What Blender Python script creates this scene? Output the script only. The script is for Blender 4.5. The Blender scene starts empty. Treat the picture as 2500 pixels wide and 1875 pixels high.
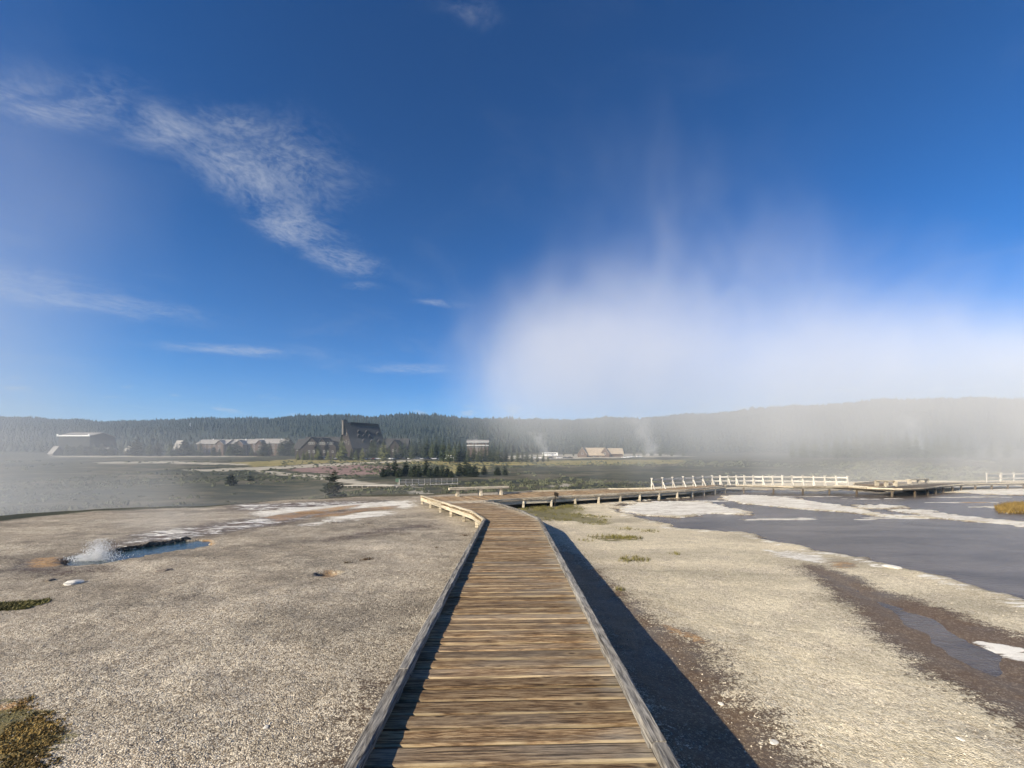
import bpy, bmesh, math, random
import numpy as np
from mathutils import Vector, Matrix, Euler

random.seed(7)
rng = np.random.default_rng(7)
SC = bpy.context.scene
COL = SC.collection
R_ = math.radians

# ------------------------------------------------------------------ camera
FPX = 942.0                      # focal length in pixels of a 2500 px wide frame
HORIZON = 1120.0                 # eye level in the photograph; the frame is shifted upwards, uprights stay upright
CAMZ = 2.1
cam_d = bpy.data.cameras.new('camera')
cam = bpy.data.objects.new('camera', cam_d)
COL.objects.link(cam)
cam.location = (0, 0, CAMZ)
cam.rotation_euler = (math.pi / 2, 0, 0)
cam_d.sensor_width = 36.0
cam_d.lens = 36.0 * FPX / 2500.0
cam_d.shift_y = (HORIZON - 937.5) / 2500.0
cam_d.clip_start = 0.05
cam_d.clip_end = 12000
SC.camera = cam

# ------------------------------------------------------------------ light
SUN_EL = 27.0
SUN_AZ_BEHIND = 40.0     # sun stands to the left and this far behind the camera
# direction towards the sun
sx = -math.cos(R_(SUN_AZ_BEHIND)) * math.cos(R_(SUN_EL))
sy = -math.sin(R_(SUN_AZ_BEHIND)) * math.cos(R_(SUN_EL))
sz = math.sin(R_(SUN_EL))
sun_d = bpy.data.lights.new('sun', 'SUN')
sun = bpy.data.objects.new('sun', sun_d)
COL.objects.link(sun)
sun.rotation_euler = Vector((sx, sy, sz)).to_track_quat('Z', 'Y').to_euler()
sun_d.energy = 5.0
sun_d.angle = R_(0.55)
sun_d.color = (1.0, 0.88, 0.68)

world = bpy.data.worlds.new('World')
SC.world = world
world.use_nodes = True


def N(nt, typ, **kw):
    n = nt.nodes.new(typ)
    for k, v in kw.items():
        if k.startswith('i_'):
            key = k[2:]
            n.inputs[int(key) if key.isdigit() else key].default_value = v
        else:
            setattr(n, k, v)
    return n


def setin(nt, sock, v):
    if isinstance(v, bpy.types.NodeSocket):
        nt.links.new(v, sock)
    else:
        sock.default_value = v


def M(nt, op, a, b=None, c=None, clamp=False):
    n = nt.nodes.new('ShaderNodeMath')
    n.operation = op
    n.use_clamp = clamp
    setin(nt, n.inputs[0], a)
    if b is not None:
        setin(nt, n.inputs[1], b)
    if c is not None:
        setin(nt, n.inputs[2], c)
    return n.outputs[0]


def VM(nt, op, a, b=None, out=0):
    n = nt.nodes.new('ShaderNodeVectorMath')
    n.operation = op
    setin(nt, n.inputs[0], a)
    if b is not None:
        if op == 'SCALE':
            setin(nt, n.inputs['Scale'], b)
        else:
            setin(nt, n.inputs[1], b)
    return n.outputs[out]


def SMOOTH(nt, v, lo, hi, a=0.0, b=1.0):
    n = nt.nodes.new('ShaderNodeMapRange')
    n.interpolation_type = 'SMOOTHSTEP'
    setin(nt, n.inputs[0], v)
    n.inputs[1].default_value = lo
    n.inputs[2].default_value = hi
    n.inputs[3].default_value = a
    n.inputs[4].default_value = b
    return n.outputs[0]


def NOISE(nt, vec, scale, detail=4.0, rough=0.55, dist=0.0, out=0):
    n = nt.nodes.new('ShaderNodeTexNoise')
    n.inputs['Scale'].default_value = scale
    n.inputs['Detail'].default_value = detail
    n.inputs['Roughness'].default_value = rough
    n.inputs['Distortion'].default_value = dist
    if vec is not None:
        nt.links.new(vec, n.inputs['Vector'])
    return n.outputs[out]


def MIXC(nt, f, a, b, blend='MIX'):
    n = nt.nodes.new('ShaderNodeMix')
    n.data_type = 'RGBA'
    n.blend_type = blend
    setin(nt, n.inputs[0], f)
    for s, v in ((n.inputs[6], a), (n.inputs[7], b)):
        if isinstance(v, tuple) and len(v) == 3:
            v = v + (1.0,)
        setin(nt, s, v)
    return n.outputs[2]


def RAMP(nt, f, stops):
    n = nt.nodes.new('ShaderNodeValToRGB')
    cr = n.color_ramp
    while len(cr.elements) < len(stops):
        cr.elements.new(0.5)
    for e, (p, c) in zip(cr.elements, stops):
        e.position = p
        e.color = c if len(c) == 4 else tuple(c) + (1.0,)
    nt.links.new(f, n.inputs[0])
    return n.outputs[0]


# ------------------------------------------------------------------ sky
nt = world.node_tree
nt.nodes.clear()
sky = N(nt, 'ShaderNodeTexSky')
sky.sky_type = 'NISHITA'
sky.sun_disc = False
sky.sun_elevation = R_(SUN_EL)
sky.sun_rotation = math.atan2(sx, sy)
sky.altitude = 2200
sky.air_density = 1.0
sky.dust_density = 1.6
sky.ozone_density = 3.0
hs = N(nt, 'ShaderNodeHueSaturation')
hs.inputs['Hue'].default_value = 0.503
hs.inputs['Saturation'].default_value = 1.34
hs.inputs['Value'].default_value = 1.0
gm = N(nt, 'ShaderNodeGamma')
gm.inputs['Gamma'].default_value = 1.28
nt.links.new(sky.outputs[0], gm.inputs['Color'])
nt.links.new(gm.outputs[0], hs.inputs['Color'])
tc = N(nt, 'ShaderNodeTexCoord')
sep = N(nt, 'ShaderNodeSeparateXYZ')
nt.links.new(tc.outputs['Generated'], sep.inputs[0])
zc = M(nt, 'MAXIMUM', sep.outputs[2], 0.02)
px_ = M(nt, 'DIVIDE', sep.outputs[0], zc)
py_ = M(nt, 'DIVIDE', sep.outputs[1], zc)
cmb = N(nt, 'ShaderNodeCombineXYZ')
nt.links.new(px_, cmb.inputs[0])
nt.links.new(py_, cmb.inputs[1])
cp = cmb.outputs[0]
# warp the cloud-plane coordinate a little
wv = NOISE(nt, cp, 1.6, 3, 0.5, out=1)
wv = VM(nt, 'SUBTRACT', wv, (0.5, 0.5, 0.5))
wv = VM(nt, 'SCALE', wv, 0.38)
cpw = VM(nt, 'ADD', cp, wv)


def cloud_patch(cx, cy, rx, ry, rot):
    mp = N(nt, 'ShaderNodeMapping')
    mp.vector_type = 'TEXTURE'
    mp.inputs['Location'].default_value = (cx, cy, 0)
    mp.inputs['Rotation'].default_value = (0, 0, R_(rot))
    mp.inputs['Scale'].default_value = (rx, ry, 1)
    nt.links.new(cpw, mp.inputs[0])
    l = VM(nt, 'LENGTH', mp.outputs[0], out=1)
    return SMOOTH(nt, l, 0.05, 1.0, 1.0, 0.0)


def cdir(px, py):
    X, Z = (px - 1250.0) / FPX, (HORIZON - py) / FPX
    return X / Z, 1.0 / Z


def cpatch(px, py, rx, ry, rot, w):
    return cdir(px, py) + (rx, ry, rot, w)


patches = [cpatch(600, 430, 0.34, 0.30, 20, 1.0), cpatch(730, 430, 0.34, 0.36, 20, 0.75), cpatch(570, 310, 0.20, 0.16, 0, 0.75), cpatch(740, 560, 0.30, 0.36, 30, 1.0), cpatch(420, 330, 0.26, 0.16, -15, 0.9), cpatch(180, 250, 0.34, 0.13, -18, 0.8), cpatch(850, 640, 0.26, 0.24, 30, 0.9),
           cpatch(30, 195, 0.3, 0.10, -10, 0.65), cpatch(1085, 742, 0.26, 0.09, 0, 0.7), cpatch(560, 855, 0.9, 0.32, 10, 0.85), cpatch(1000, 900, 0.9, 0.4, 0, 0.7), cpatch(200, 740, 1.0, 0.45, 20, 0.75), cpatch(60, 690, 0.8, 0.4, 20, 0.7),
           cpatch(1150, 30, 0.12, 0.06, 30, 0.4), cpatch(900, 700, 0.12, 0.1, 0, 0.6)]
tot = None
for (cx, cy, rx, ry, rot, wgt) in patches:
    c = M(nt, 'MULTIPLY', cloud_patch(cx, cy, rx, ry, rot), wgt)
    tot = c if tot is None else M(nt, 'MAXIMUM', tot, c)
fine = NOISE(nt, cpw, 38.0, 5, 0.6, 0.4)
fine = SMOOTH(nt, fine, 0.28, 0.72)
mid = NOISE(nt, cpw, 5.5, 6, 0.6, 0.5)
texm = M(nt, 'ADD', M(nt, 'MULTIPLY', fine, 0.26), M(nt, 'MULTIPLY', mid, 1.08))
cm = M(nt, 'MULTIPLY', tot, SMOOTH(nt, M(nt, 'ADD', texm, M(nt, 'MULTIPLY', tot, 0.25)), 0.46, 1.22))
# thin veils that go on over the whole sky, thicker towards the horizon
veil = SMOOTH(nt, NOISE(nt, cpw, 0.9, 6, 0.6, 0.6), 0.50, 0.85, 0.0, 0.14)
cm = M(nt, 'ADD', M(nt, 'MULTIPLY', cm, 0.50), veil, clamp=True)
# far cumulus low on the horizon
hz = N(nt, 'ShaderNodeMapping')
hz.inputs['Scale'].default_value = (9, 9, 30)
nt.links.new(tc.outputs['Generated'], hz.inputs[0])
lowc = SMOOTH(nt, NOISE(nt, hz.outputs[0], 1.6, 5, 0.55), 0.56, 0.68)
band = M(nt, 'MULTIPLY', SMOOTH(nt, sep.outputs[2], 0.09, 0.105), SMOOTH(nt, sep.outputs[2], 0.115, 0.15, 1.0, 0.0))
cm = M(nt, 'MAXIMUM', cm, M(nt, 'MULTIPLY', M(nt, 'MULTIPLY', lowc, band), 0.40))
low = M(nt, 'MULTIPLY', M(nt, 'POWER', 2.718, M(nt, 'MULTIPLY', M(nt, 'MAXIMUM', sep.outputs[2], 0.0), -6.0)), 0.78)
skyb = MIXC(nt, low, hs.outputs[0], (2.9, 4.2, 6.2, 1))
skyc = MIXC(nt, cm, skyb, (6.2, 6.6, 7.2, 1))
bg = N(nt, 'ShaderNodeBackground')
bg.inputs['Strength'].default_value = 0.058
nt.links.new(skyc, bg.inputs['Color'])
wo = N(nt, 'ShaderNodeOutputWorld')
nt.links.new(bg.outputs[0], wo.inputs[0])

SC.view_settings.view_transform = 'Standard'
SC.view_settings.look = 'None'
SC.view_settings.exposure = 0.80
SC.view_settings.gamma = 1.0
SC.view_settings.use_curve_mapping = False
SC.render.engine = 'CYCLES'
cy = SC.cycles
cy.use_denoising = True
cy.max_bounces = 6
cy.diffuse_bounces = 2
cy.glossy_bounces = 2
cy.transparent_max_bounces = 96
cy.volume_bounces = 3
cy.volume_max_steps = 256
cy.volume_step_rate = 2.0
cy.use_light_tree = False
cy.sample_clamp_indirect = 6.0


# ================================================================== helpers
def tag(o, label=None, cat=None, group=None, kind=None):
    if label:
        o['label'] = label
    if cat:
        o['category'] = cat
    if group:
        o['group'] = group
    if kind:
        o['kind'] = kind
    return o


def empty(name, loc=(0, 0, 0), rz=0.0):
    o = bpy.data.objects.new(name, None)
    COL.objects.link(o)
    o.location = loc
    o.rotation_euler = (0, 0, rz)
    return o


class MB:
    """collects shapes for one mesh"""

    def __init__(self):
        self.v = []
        self.f = []

    def add(self, vs, fs):
        b = len(self.v)
        self.v += [tuple(p) for p in vs]
        self.f += [tuple(i + b for i in q) for q in fs]
        return self

    def box(self, x0, x1, y0, y1, z0, z1, mat=None):
        vs = [Vector(p) for p in ((x0, y0, z0), (x1, y0, z0), (x1, y1, z0), (x0, y1, z0), (x0, y0, z1), (x1, y0, z1), (x1, y1, z1), (x0, y1, z1))]
        if mat is not None:
            vs = [mat @ p for p in vs]
        return self.add(vs, [(0, 3, 2, 1), (4, 5, 6, 7), (0, 1, 5, 4), (1, 2, 6, 5), (2, 3, 7, 6), (3, 0, 4, 7)])

    def bar(self, a, b, w, h, up=(0, 0, 1), ch=0.12, seg=1, jit=0.0):
        """chamfered beam from a to b, w across, h along up"""
        a = Vector(a)
        b = Vector(b)
        d = (b - a)
        L = d.length
        d.normalize()
        s = d.cross(Vector(up))
        if s.length < 1e-4:
            s = d.cross(Vector((1, 0, 0)))
        s.normalize()
        u = s.cross(d)
        c = min(w, h) * ch
        prof = [(-w / 2 + c, -h / 2), (w / 2 - c, -h / 2), (w / 2, -h / 2 + c), (w / 2, h / 2 - c), (w / 2 - c, h / 2), (-w / 2 + c, h / 2), (-w / 2, h / 2 - c), (-w / 2, -h / 2 + c)]
        vs = []
        for k in range(seg + 1):
            o = a + d * (L * k / seg)
            for (p, q) in prof:
                vs.append(o + s * (p + random.uniform(-jit, jit)) + u * (q + random.uniform(-jit, jit)))
        fs = [tuple(range(7, -1, -1)), tuple(seg * 8 + i for i in range(8))]
        for k in range(seg):
            for i in range(8):
                j = (i + 1) % 8
                fs.append((k * 8 + i, k * 8 + j, k * 8 + 8 + j, k * 8 + 8 + i))
        return self.add(vs, fs)

    def tube(self, a, b, r0, r1, n=8, cap=True):
        a = Vector(a)
        b = Vector(b)
        d = (b - a).normalized()
        s = d.orthogonal().normalized()
        u = d.cross(s)
        vs = []
        for o, r in ((a, r0), (b, r1)):
            for i in range(n):
                t = 2 * math.pi * i / n
                vs.append(o + s * (r * math.cos(t)) + u * (r * math.sin(t)))
        fs = [(i, (i + 1) % n, n + (i + 1) % n, n + i) for i in range(n)]
        if cap:
            fs += [tuple(range(n - 1, -1, -1)), tuple(range(n, 2 * n))]
        return self.add(vs, fs)

    def prism(self, poly, a, b):
        """poly in (p,q) swept between frames a=(origin,ex,ez) ... b"""
        n = len(poly)
        vs = []
        for (o, ex, ez) in (a, b):
            for (p, q) in poly:
                vs.append(Vector(o) + Vector(ex) * p + Vector(ez) * q)
        fs = [(i, (i + 1) % n, n + (i + 1) % n, n + i) for i in range(n)]
        fs += [tuple(range(n - 1, -1, -1)), tuple(range(n, 2 * n))]
        return self.add(vs, fs)

    def mesh(self, name):
        me = bpy.data.meshes.new(name)
        me.from_pydata(self.v, [], self.f)
        bm = bmesh.new()
        bm.from_mesh(me)
        bmesh.ops.recalc_face_normals(bm, faces=bm.faces)
        bm.to_mesh(me)
        bm.free()
        return me

    def build(self, name, mat, parent=None, smooth=False):
        me = self.mesh(name)
        me.materials.append(mat)
        if smooth:
            me.polygons.foreach_set('use_smooth', [True] * len(me.polygons))
        o = bpy.data.objects.new(name, me)
        COL.objects.link(o)
        o.parent = parent
        return o


def link(name, me, parent=None, loc=(0, 0, 0), rz=0.0, scale=None):
    o = bpy.data.objects.new(name, me)
    COL.objects.link(o)
    o.parent = parent
    o.location = loc
    o.rotation_euler = (0, 0, rz)
    if scale is not None:
        o.scale = scale if isinstance(scale, tuple) else (scale,) * 3
    return o


def copy_tree(o, parent=None):
    c = o.copy()
    COL.objects.link(c)
    c.parent = parent
    for ch in list(o.children):
        copy_tree(ch, c)
    return c


# value noise in numpy
_perm = rng.random((256, 256))


def vnoise(x, y):
    xi = np.floor(x).astype(int)
    yi = np.floor(y).astype(int)
    fx = x - xi
    fy = y - yi
    fx = fx * fx * (3 - 2 * fx)
    fy = fy * fy * (3 - 2 * fy)
    g = lambda a, b: _perm[a & 255, b & 255]
    return (g(xi, yi) * (1 - fx) + g(xi + 1, yi) * fx) * (1 - fy) + (g(xi, yi + 1) * (1 - fx) + g(xi + 1, yi + 1) * fx) * fy


def fbm(x, y, sc, octv=4, ga=0.5):
    a = 1.0
    s = 0.0
    t = 0.0
    for k in range(octv):
        s = s + a * (vnoise(x * sc + 17.3 * k, y * sc + 5.1 * k) - 0.5)
        t += a
        a *= ga
        sc *= 2.03
    return s / t * 2


def sstep(x, a, b):
    t = np.clip((x - a) / (b - a), 0, 1)
    return t * t * (3 - 2 * t)


# ================================================================== the lie of the land
def ray(px, py):
    X = (px - 1250.0) / FPX
    return X, 1.0, -(py - HORIZON) / FPX


SLOPE = 22.0 / 942.0
_near_z = lambda y: -SLOPE * np.clip(y, -40, 20) * 1.0
# edge of the geyser terrace: depth y as a function of q = x / y
rim_px = [(-400, 1300), (0, 1281), (250, 1252), (500, 1243), (700, 1224), (870, 1217), (1025, 1213)]
_rq, _ry = [], []
for (a, b) in rim_px:
    X, Y, Z = ray(a, b)
    t = CAMZ / (-Z - SLOPE * Y)
    if t * Y > 18.5:
        t = (CAMZ + 18.5 * SLOPE) / -Z
    _rq.append(X / Y)
    _ry.append(t * Y)
_rq += [0.02, 0.25, 0.45, 0.7, 1.0, 1.6]
_ry += [29.0, 31.5, 36.0, 40.0, 44.0, 46.0]
_Vy = np.array([0, 12, 20, 30, 45, 65, 100, 150, 200, 240, 270, 300, 330, 360, 420])
_Vc = np.array([-1.5, -2.2, -2.8, -3.5, -4.3, -4.95, -6.0, -6.4, -4.7, -2.5, -0.9, 0.3, 2.0, 3.4, 5.0])
_Vl = np.array([-1.5, -2.4, -3.6, -5.0, -6.3, -7.0, -7.5, -7.0, -5.0, -2.5, -0.9, 0.5, 2.2, 3.6, 5.2])
crest_px = [(-900, 1010), (-300, 1014), (0, 1022), (158, 1030), (330, 1035), (475, 1028), (600, 1029), (680, 1024), (752, 1020), (847, 1019), (916, 1024),
            (964, 1020), (1037, 1019), (1138, 1027), (1300, 1028), (1406, 1029), (1485, 1024), (1560, 1026), (1800, 1008), (1990, 996), (2116, 987),
            (2200, 982), (2400, 979), (2800, 985), (3400, 990)]
_cq, _cr = [], []
for (a, b) in crest_px:
    X, Y, Z = ray(a, b + 7)
    _cq.append(X / Y)
    _cr.append(Z / Y)


def height(x, y):
    """terrain height, world z, numpy arrays"""
    x = np.asarray(x, float)
    y = np.asarray(y, float)
    ys = np.maximum(y, 4.0)
    q = np.clip(x / ys, -2.2, 2.2)
    near = -SLOPE * np.clip(y, -60, 18.5)
    rim = np.interp(q, _rq, _ry) + 0.8 * fbm(x, y, 0.35, 3)
    wl = sstep(q, -0.30, -0.60)
    wl = 1 - sstep(q, -0.60, -0.30)
    V = CAMZ + np.interp(y, _Vy, _Vc) * (1 - wl) + np.interp(y, _Vy, _Vl) * wl
    V = V + 0.35 * fbm(x, y, 0.03, 3) * sstep(y, 60, 110)
    w = sstep(y, rim, rim + 13)
    z = near * (1 - w) + V * w
    # hills
    yc = 1150.0 - 330 * sstep(q, 0.5, 0.9)
    cr = np.interp(q, _cq, _cr)
    hb = sstep(y, 370, yc) ** 0.9
    hill = CAMZ + 5.0 + (cr * yc - 5.0) * hb
    hill = hill + (fbm(x, y, 0.004, 4) * 14) * hb * (1 - hb) * 2
    z = np.where(y > 370, np.maximum(z * (1 - sstep(y, 360, 400)) + hill * sstep(y, 360, 400), 0), z)
    far = y > yc
    z = np.where(far, hill - (y - yc) * 0.03, z)
    return z


def hit(px, py, zoff=0.0):
    """where the ray through a point of the photograph meets the land"""
    X, Y, Z = ray(px, py)
    lo = 0.5
    t = 1.0
    while t < 3000:
        zz = CAMZ + t * Z
        h = float(height(t * X, t * Y)) + zoff
        if zz < h:
            break
        lo = t
        t *= 1.02
        t += 0.02
    hi = t
    for _ in range(25):
        m = 0.5 * (lo + hi)
        if CAMZ + m * Z < float(height(m * X, m * Y)) + zoff:
            hi = m
        else:
            lo = m
    return Vector((hi * X, hi * Y, float(height(hi * X, hi * Y)) + zoff))


def at(px, py, y):
    """x and z at depth y behind a point of the photograph"""
    X, Y, Z = ray(px, py)
    t = y / Y
    return Vector((t * X, y, CAMZ + t * Z))


def gz(x, y):
    return float(height(x, y))


def poly_hit(pts):
    return np.array([tuple(hit(*p))[:2] for p in pts])


def sdist(x, y, poly):
    """signed distance to polygon, positive inside"""
    d2 = np.full(x.shape, 1e12)
    inside = np.zeros(x.shape, bool)
    n = len(poly)
    for i in range(n):
        ax, ay = poly[i]
        bx, by = poly[(i + 1) % n]
        ex, ey = bx - ax, by - ay
        wx, wy = x - ax, y - ay
        t = np.clip((wx * ex + wy * ey) / (ex * ex + ey * ey + 1e-12), 0, 1)
        d2 = np.minimum(d2, (wx - t * ex) ** 2 + (wy - t * ey) ** 2)
        c = (ay > y) != (by > y)
        with np.errstate(divide='ignore', invalid='ignore'):
            xi = ax + (y - ay) / (by - ay if by != ay else 1e-12) * ex
        inside ^= c & (x < xi)
    d = np.sqrt(d2)
    return np.where(inside, d, -d)


# ---- outlines on the ground (traced, then laid on the land)
pond_px = [(1650, 1216), (1590, 1219), (1530, 1226), (1490, 1234), (1500, 1246), (1560, 1263), (1610, 1272), (1628, 1286), (1700, 1294), (1800, 1301),
           (1900, 1320), (1990, 1346), (2100, 1364), (2200, 1382), (2300, 1407), (2400, 1434), (2520, 1470), (2750, 1520), (2750, 1212), (2500, 1206),
           (2330, 1203), (2250, 1201), (2130, 1199), (1950, 1197), (1800, 1197), (1730, 1204)]
isl_px = [
    [(1516, 1242), (1535, 1234), (1596, 1224), (1706, 1224), (1754, 1231), (1820, 1248), (1817, 1256), (1738, 1254), (1659, 1261), (1580, 1258), (1520, 1251)],
    [(1770, 1213), (1800, 1207), (1870, 1209), (1930, 1217), (2000, 1225), (2072, 1237), (2150, 1255), (2260, 1259), (2275, 1264), (2150, 1259), (2085, 1251), (1942, 1241), (1870, 1234), (1800, 1227), (1768, 1218)],
    [(2180, 1243), (2294, 1246), (2357, 1258), (2500, 1276), (2620, 1288), (2620, 1302), (2500, 1287), (2400, 1275), (2275, 1263), (2200, 1250)],
    [(2320, 1188), (2420, 1186), (2520, 1186), (2600, 1190), (2600, 1206), (2500, 1209), (2400, 1206), (2330, 1200)],
    [(2095, 1233), (2150, 1231), (2200, 1236), (2150, 1241), (2100, 1240)],
    [(2430, 1240), (2480, 1234), (2560, 1236), (2560, 1254), (2440, 1252)],
]
stream_px = [(1975, 1380), (2040, 1398), (2150, 1440), (2250, 1475), (2353, 1512), (2500, 1570), (2620, 1620), (2620, 1830), (2500, 1752), (2414, 1700), (2292, 1625), (2180, 1560), (2090, 1490), (2020, 1430)]
trickle_px = [(1370, 1330), (1420, 1370), (1480, 1420), (1540, 1465), (1612, 1522), (1700, 1560), (1734, 1588), (1760, 1640), (1800, 1690), (1860, 1740), (1926, 1807), (1990, 1875), (2040, 1930), (1700, 1930), (1560, 1700), (1430, 1480), (1360, 1380)]
pool_px = [(168, 1371), (182, 1362), (230, 1353), (280, 1343), (330, 1336), (380, 1328), (430, 1321), (480, 1318), (508, 1324), (500, 1332), (450, 1338), (390, 1346), (350, 1356), (300, 1366), (240, 1374), (195, 1376)]
film_px = [(215, 1345), (260, 1325), (330, 1302), (450, 1285), (560, 1270), (640, 1258), (760, 1250), (860, 1243), (960, 1238), (900, 1248), (800, 1256), (740, 1270), (650, 1288), (600, 1296), (520, 1310), (440, 1318), (380, 1325), (300, 1338)]
film2_px = [(520, 1232), (640, 1228), (800, 1222), (960, 1221), (880, 1232), (760, 1240), (640, 1248), (560, 1244)]
white_px = [
    [(738, 1284), (800, 1268), (850, 1257), (900, 1250), (955, 1249), (945, 1257), (880, 1264), (820, 1274), (765, 1283)],
    [(395, 1296), (430, 1291), (455, 1292), (440, 1300), (405, 1304)],
    [(1880, 1345), (1960, 1350), (2020, 1362), (1985, 1368), (1900, 1360)],
    [(2380, 1560), (2440, 1570), (2510, 1595), (2560, 1620), (2500, 1610), (2420, 1582)],
    [(620, 1250), (700, 1240), (820, 1232), (900, 1226), (1000, 1222), (1000, 1240), (860, 1240), (720, 1252), (640, 1262)],
]
orange_px = [
    [(760, 1264), (775, 1252), (830, 1249), (900, 1239), (975, 1234), (960, 1243), (880, 1250), (830, 1260)],
    [(640, 1262), (720, 1250), (800, 1240), (880, 1232), (870, 1238), (760, 1256), (680, 1272)],
    [(62, 1374), (90, 1362), (140, 1358), (165, 1366), (160, 1380), (110, 1388), (72, 1386)],
    [(482, 1316), (515, 1317), (526, 1326), (510, 1334), (496, 1328)],
    [(2030, 1374), (2060, 1371), (2086, 1376), (2088, 1384), (2050, 1388), (2032, 1382)],
    [(1610, 1520), (1660, 1540), (1710, 1556), (1740, 1580), (1700, 1566), (1640, 1545)],
    [(2340, 1224), (2400, 1220), (2420, 1228), (2360, 1231)],
    [(-60, 1720), (40, 1708), (80, 1700), (120, 1760), (135, 1800), (120, 1870), (60, 1930), (-60, 1930)],
    [(770, 1404), (800, 1392), (826, 1396), (820, 1406), (790, 1412)],
]
moss_px = [
    [(-40, 1474), (60, 1468), (120, 1462), (118, 1468), (60, 1484), (-40, 1494)],
    [(1262, 1243), (1320, 1238), (1390, 1232), (1430, 1240), (1410, 1252), (1480, 1270), (1500, 1283), (1440, 1280), (1370, 1272), (1310, 1268)],
    [(1450, 1312), (1500, 1306), (1556, 1308), (1550, 1320), (1480, 1322)],
    [(2440, 1240), (2490, 1236), (2560, 1236), (2560, 1250), (2450, 1250)],
    [(-60, 1700), (60, 1690), (150, 1760), (160, 1800), (130, 1880), (60, 1940), (-60, 1940)],
]
dark_px = [
    [(0, 1356), (60, 1360), (160, 1384), (300, 1376), (300, 1390), (120, 1410), (0, 1400)],
    [(750, 1320), (900, 1290), (1080, 1270), (1080, 1290), (900, 1312), (800, 1328)],
    [(880, 1640), (960, 1660), (950, 1720), (870, 1875), (740, 1875), (840, 1740)],
    [(1900, 1372), (1990, 1374), (2010, 1392), (1950, 1398), (1900, 1384)],
]
path_px = [
    [(440, 1147), (620, 1141), (720, 1136), (900, 1128), (1020, 1122), (1030, 1125), (900, 1133), (740, 1142), (640, 1147), (480, 1151)],
    [(600, 1146), (680, 1152), (780, 1160), (850, 1170), (960, 1184), (1040, 1190), (960, 1190), (840, 1178), (760, 1166), (650, 1156)],
    [(130, 1113), (300, 1113), (460, 1113), (620, 1113), (620, 1115), (300, 1116), (130, 1116)],
    [(1100, 1122), (1300, 1110), (1600, 1108), (1700, 1114), (1500, 1118), (1300, 1121)],
    [(240, 1128), (420, 1126), (600, 1133), (600, 1136), (420, 1131), (240, 1132)],
    [(1000, 1200), (1030, 1196), (1060, 1206), (1040, 1212), (1010, 1210)],
    [(1340, 1186), (1380, 1181), (1410, 1186), (1360, 1190)],
]
pink_px = [
    [(700, 1146), (780, 1138), (880, 1134), (960, 1140), (1000, 1150), (950, 1158), (860, 1160), (780, 1155)],
]
yellow_px = [
    [(560, 1130), (700, 1122), (900, 1124), (1100, 1126), (1300, 1124), (1700, 1122), (1650, 1132), (1300, 1136), (1000, 1134), (800, 1130), (620, 1140)],
    [(1020, 1150), (1110, 1132), (1200, 1140), (1180, 1152), (1080, 1158)],
]
P_ = lambda L: [poly_hit(p) for p in L]
pond = poly_hit(pond_px)
isl = P_(isl_px)
stream = poly_hit(stream_px)
trickle = poly_hit(trickle_px)
pool = poly_hit(pool_px)
film = poly_hit(film_px)
film2 = poly_hit(film2_px)
white = P_(white_px)
orange = P_(orange_px)
moss = P_(moss_px)
darkp = P_(dark_px)
paths = P_(path_px)
pink = P_(pink_px)
yellow = P_(yellow_px)
HOLE = hit(805, 1400)


def edges_x():
    out = [0.0]
    while out[-1] < 2600:
        x = out[-1]
        s = 0.085 if x < 11 else max(0.085, 0.0125 * (x - 11) + 0.085)
        if x > 60:
            s = max(s, 0.02 * x)
        out.append(x + s)
    p = np.array(out)
    return np.concatenate([-p[:0:-1], p])


def edges_y():
    out = [-1.0]
    while out[-1] < 2600:
        y = out[-1]
        if y < 13:
            s = 0.075
        elif y < 34:
            s = 0.075 + (y - 13) * 0.005
        elif y < 70:
            s = 0.35
        elif y < 400:
            s = 0.012 * y
        else:
            s = 0.025 * y
        out.append(y + s)
    back = [-1.2, -1.5, -2, -3, -5, -8, -14, -25, -50, -100, -200, -300]
    return np.array(back[::-1] + out)


# ================================================================== materials
def new_mat(name):
    m = bpy.data.materials.new(name)
    m.use_nodes = True
    nt = m.node_tree
    nt.nodes.clear()
    out = nt.nodes.new('ShaderNodeOutputMaterial')
    b = nt.nodes.new('ShaderNodeBsdfPrincipled')
    nt.links.new(b.outputs[0], out.inputs[0])
    return m, nt, b, out


def bump(nt, b, h, strength, dist):
    n = nt.nodes.new('ShaderNodeBump')
    n.inputs['Strength'].default_value = strength
    n.inputs['Distance'].default_value = dist
    nt.links.new(h, n.inputs['Height'])
    nt.links.new(n.outputs[0], b.inputs['Normal'])
    return n


def simple_mat(name, col, rough=0.8, var=0.25, scale=3.0, spec=0.3, metal=0.0, bumpv=0.0):
    m, nt, b, o = new_mat(name)
    tc = N(nt, 'ShaderNodeTexCoord')
    oi = N(nt, 'ShaderNodeObjectInfo')
    v = VM(nt, 'ADD', tc.outputs['Object'], VM(nt, 'SCALE', (13.0, 7.0, 3.0), oi.outputs['Random']))
    n = NOISE(nt, v, scale, 5, 0.6)
    d = tuple(c * (1 - var) for c in col)
    l = tuple(min(1, c * (1 + var)) for c in col)
    c = MIXC(nt, SMOOTH(nt, n, 0.3, 0.7), d, l)
    nt.links.new(c, b.inputs['Base Color'])
    b.inputs['Roughness'].default_value = rough
    b.inputs['Specular IOR Level'].default_value = spec
    b.inputs['Metallic'].default_value = metal
    if bumpv:
        bump(nt, b, n, bumpv, 0.02)
    return m


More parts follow.
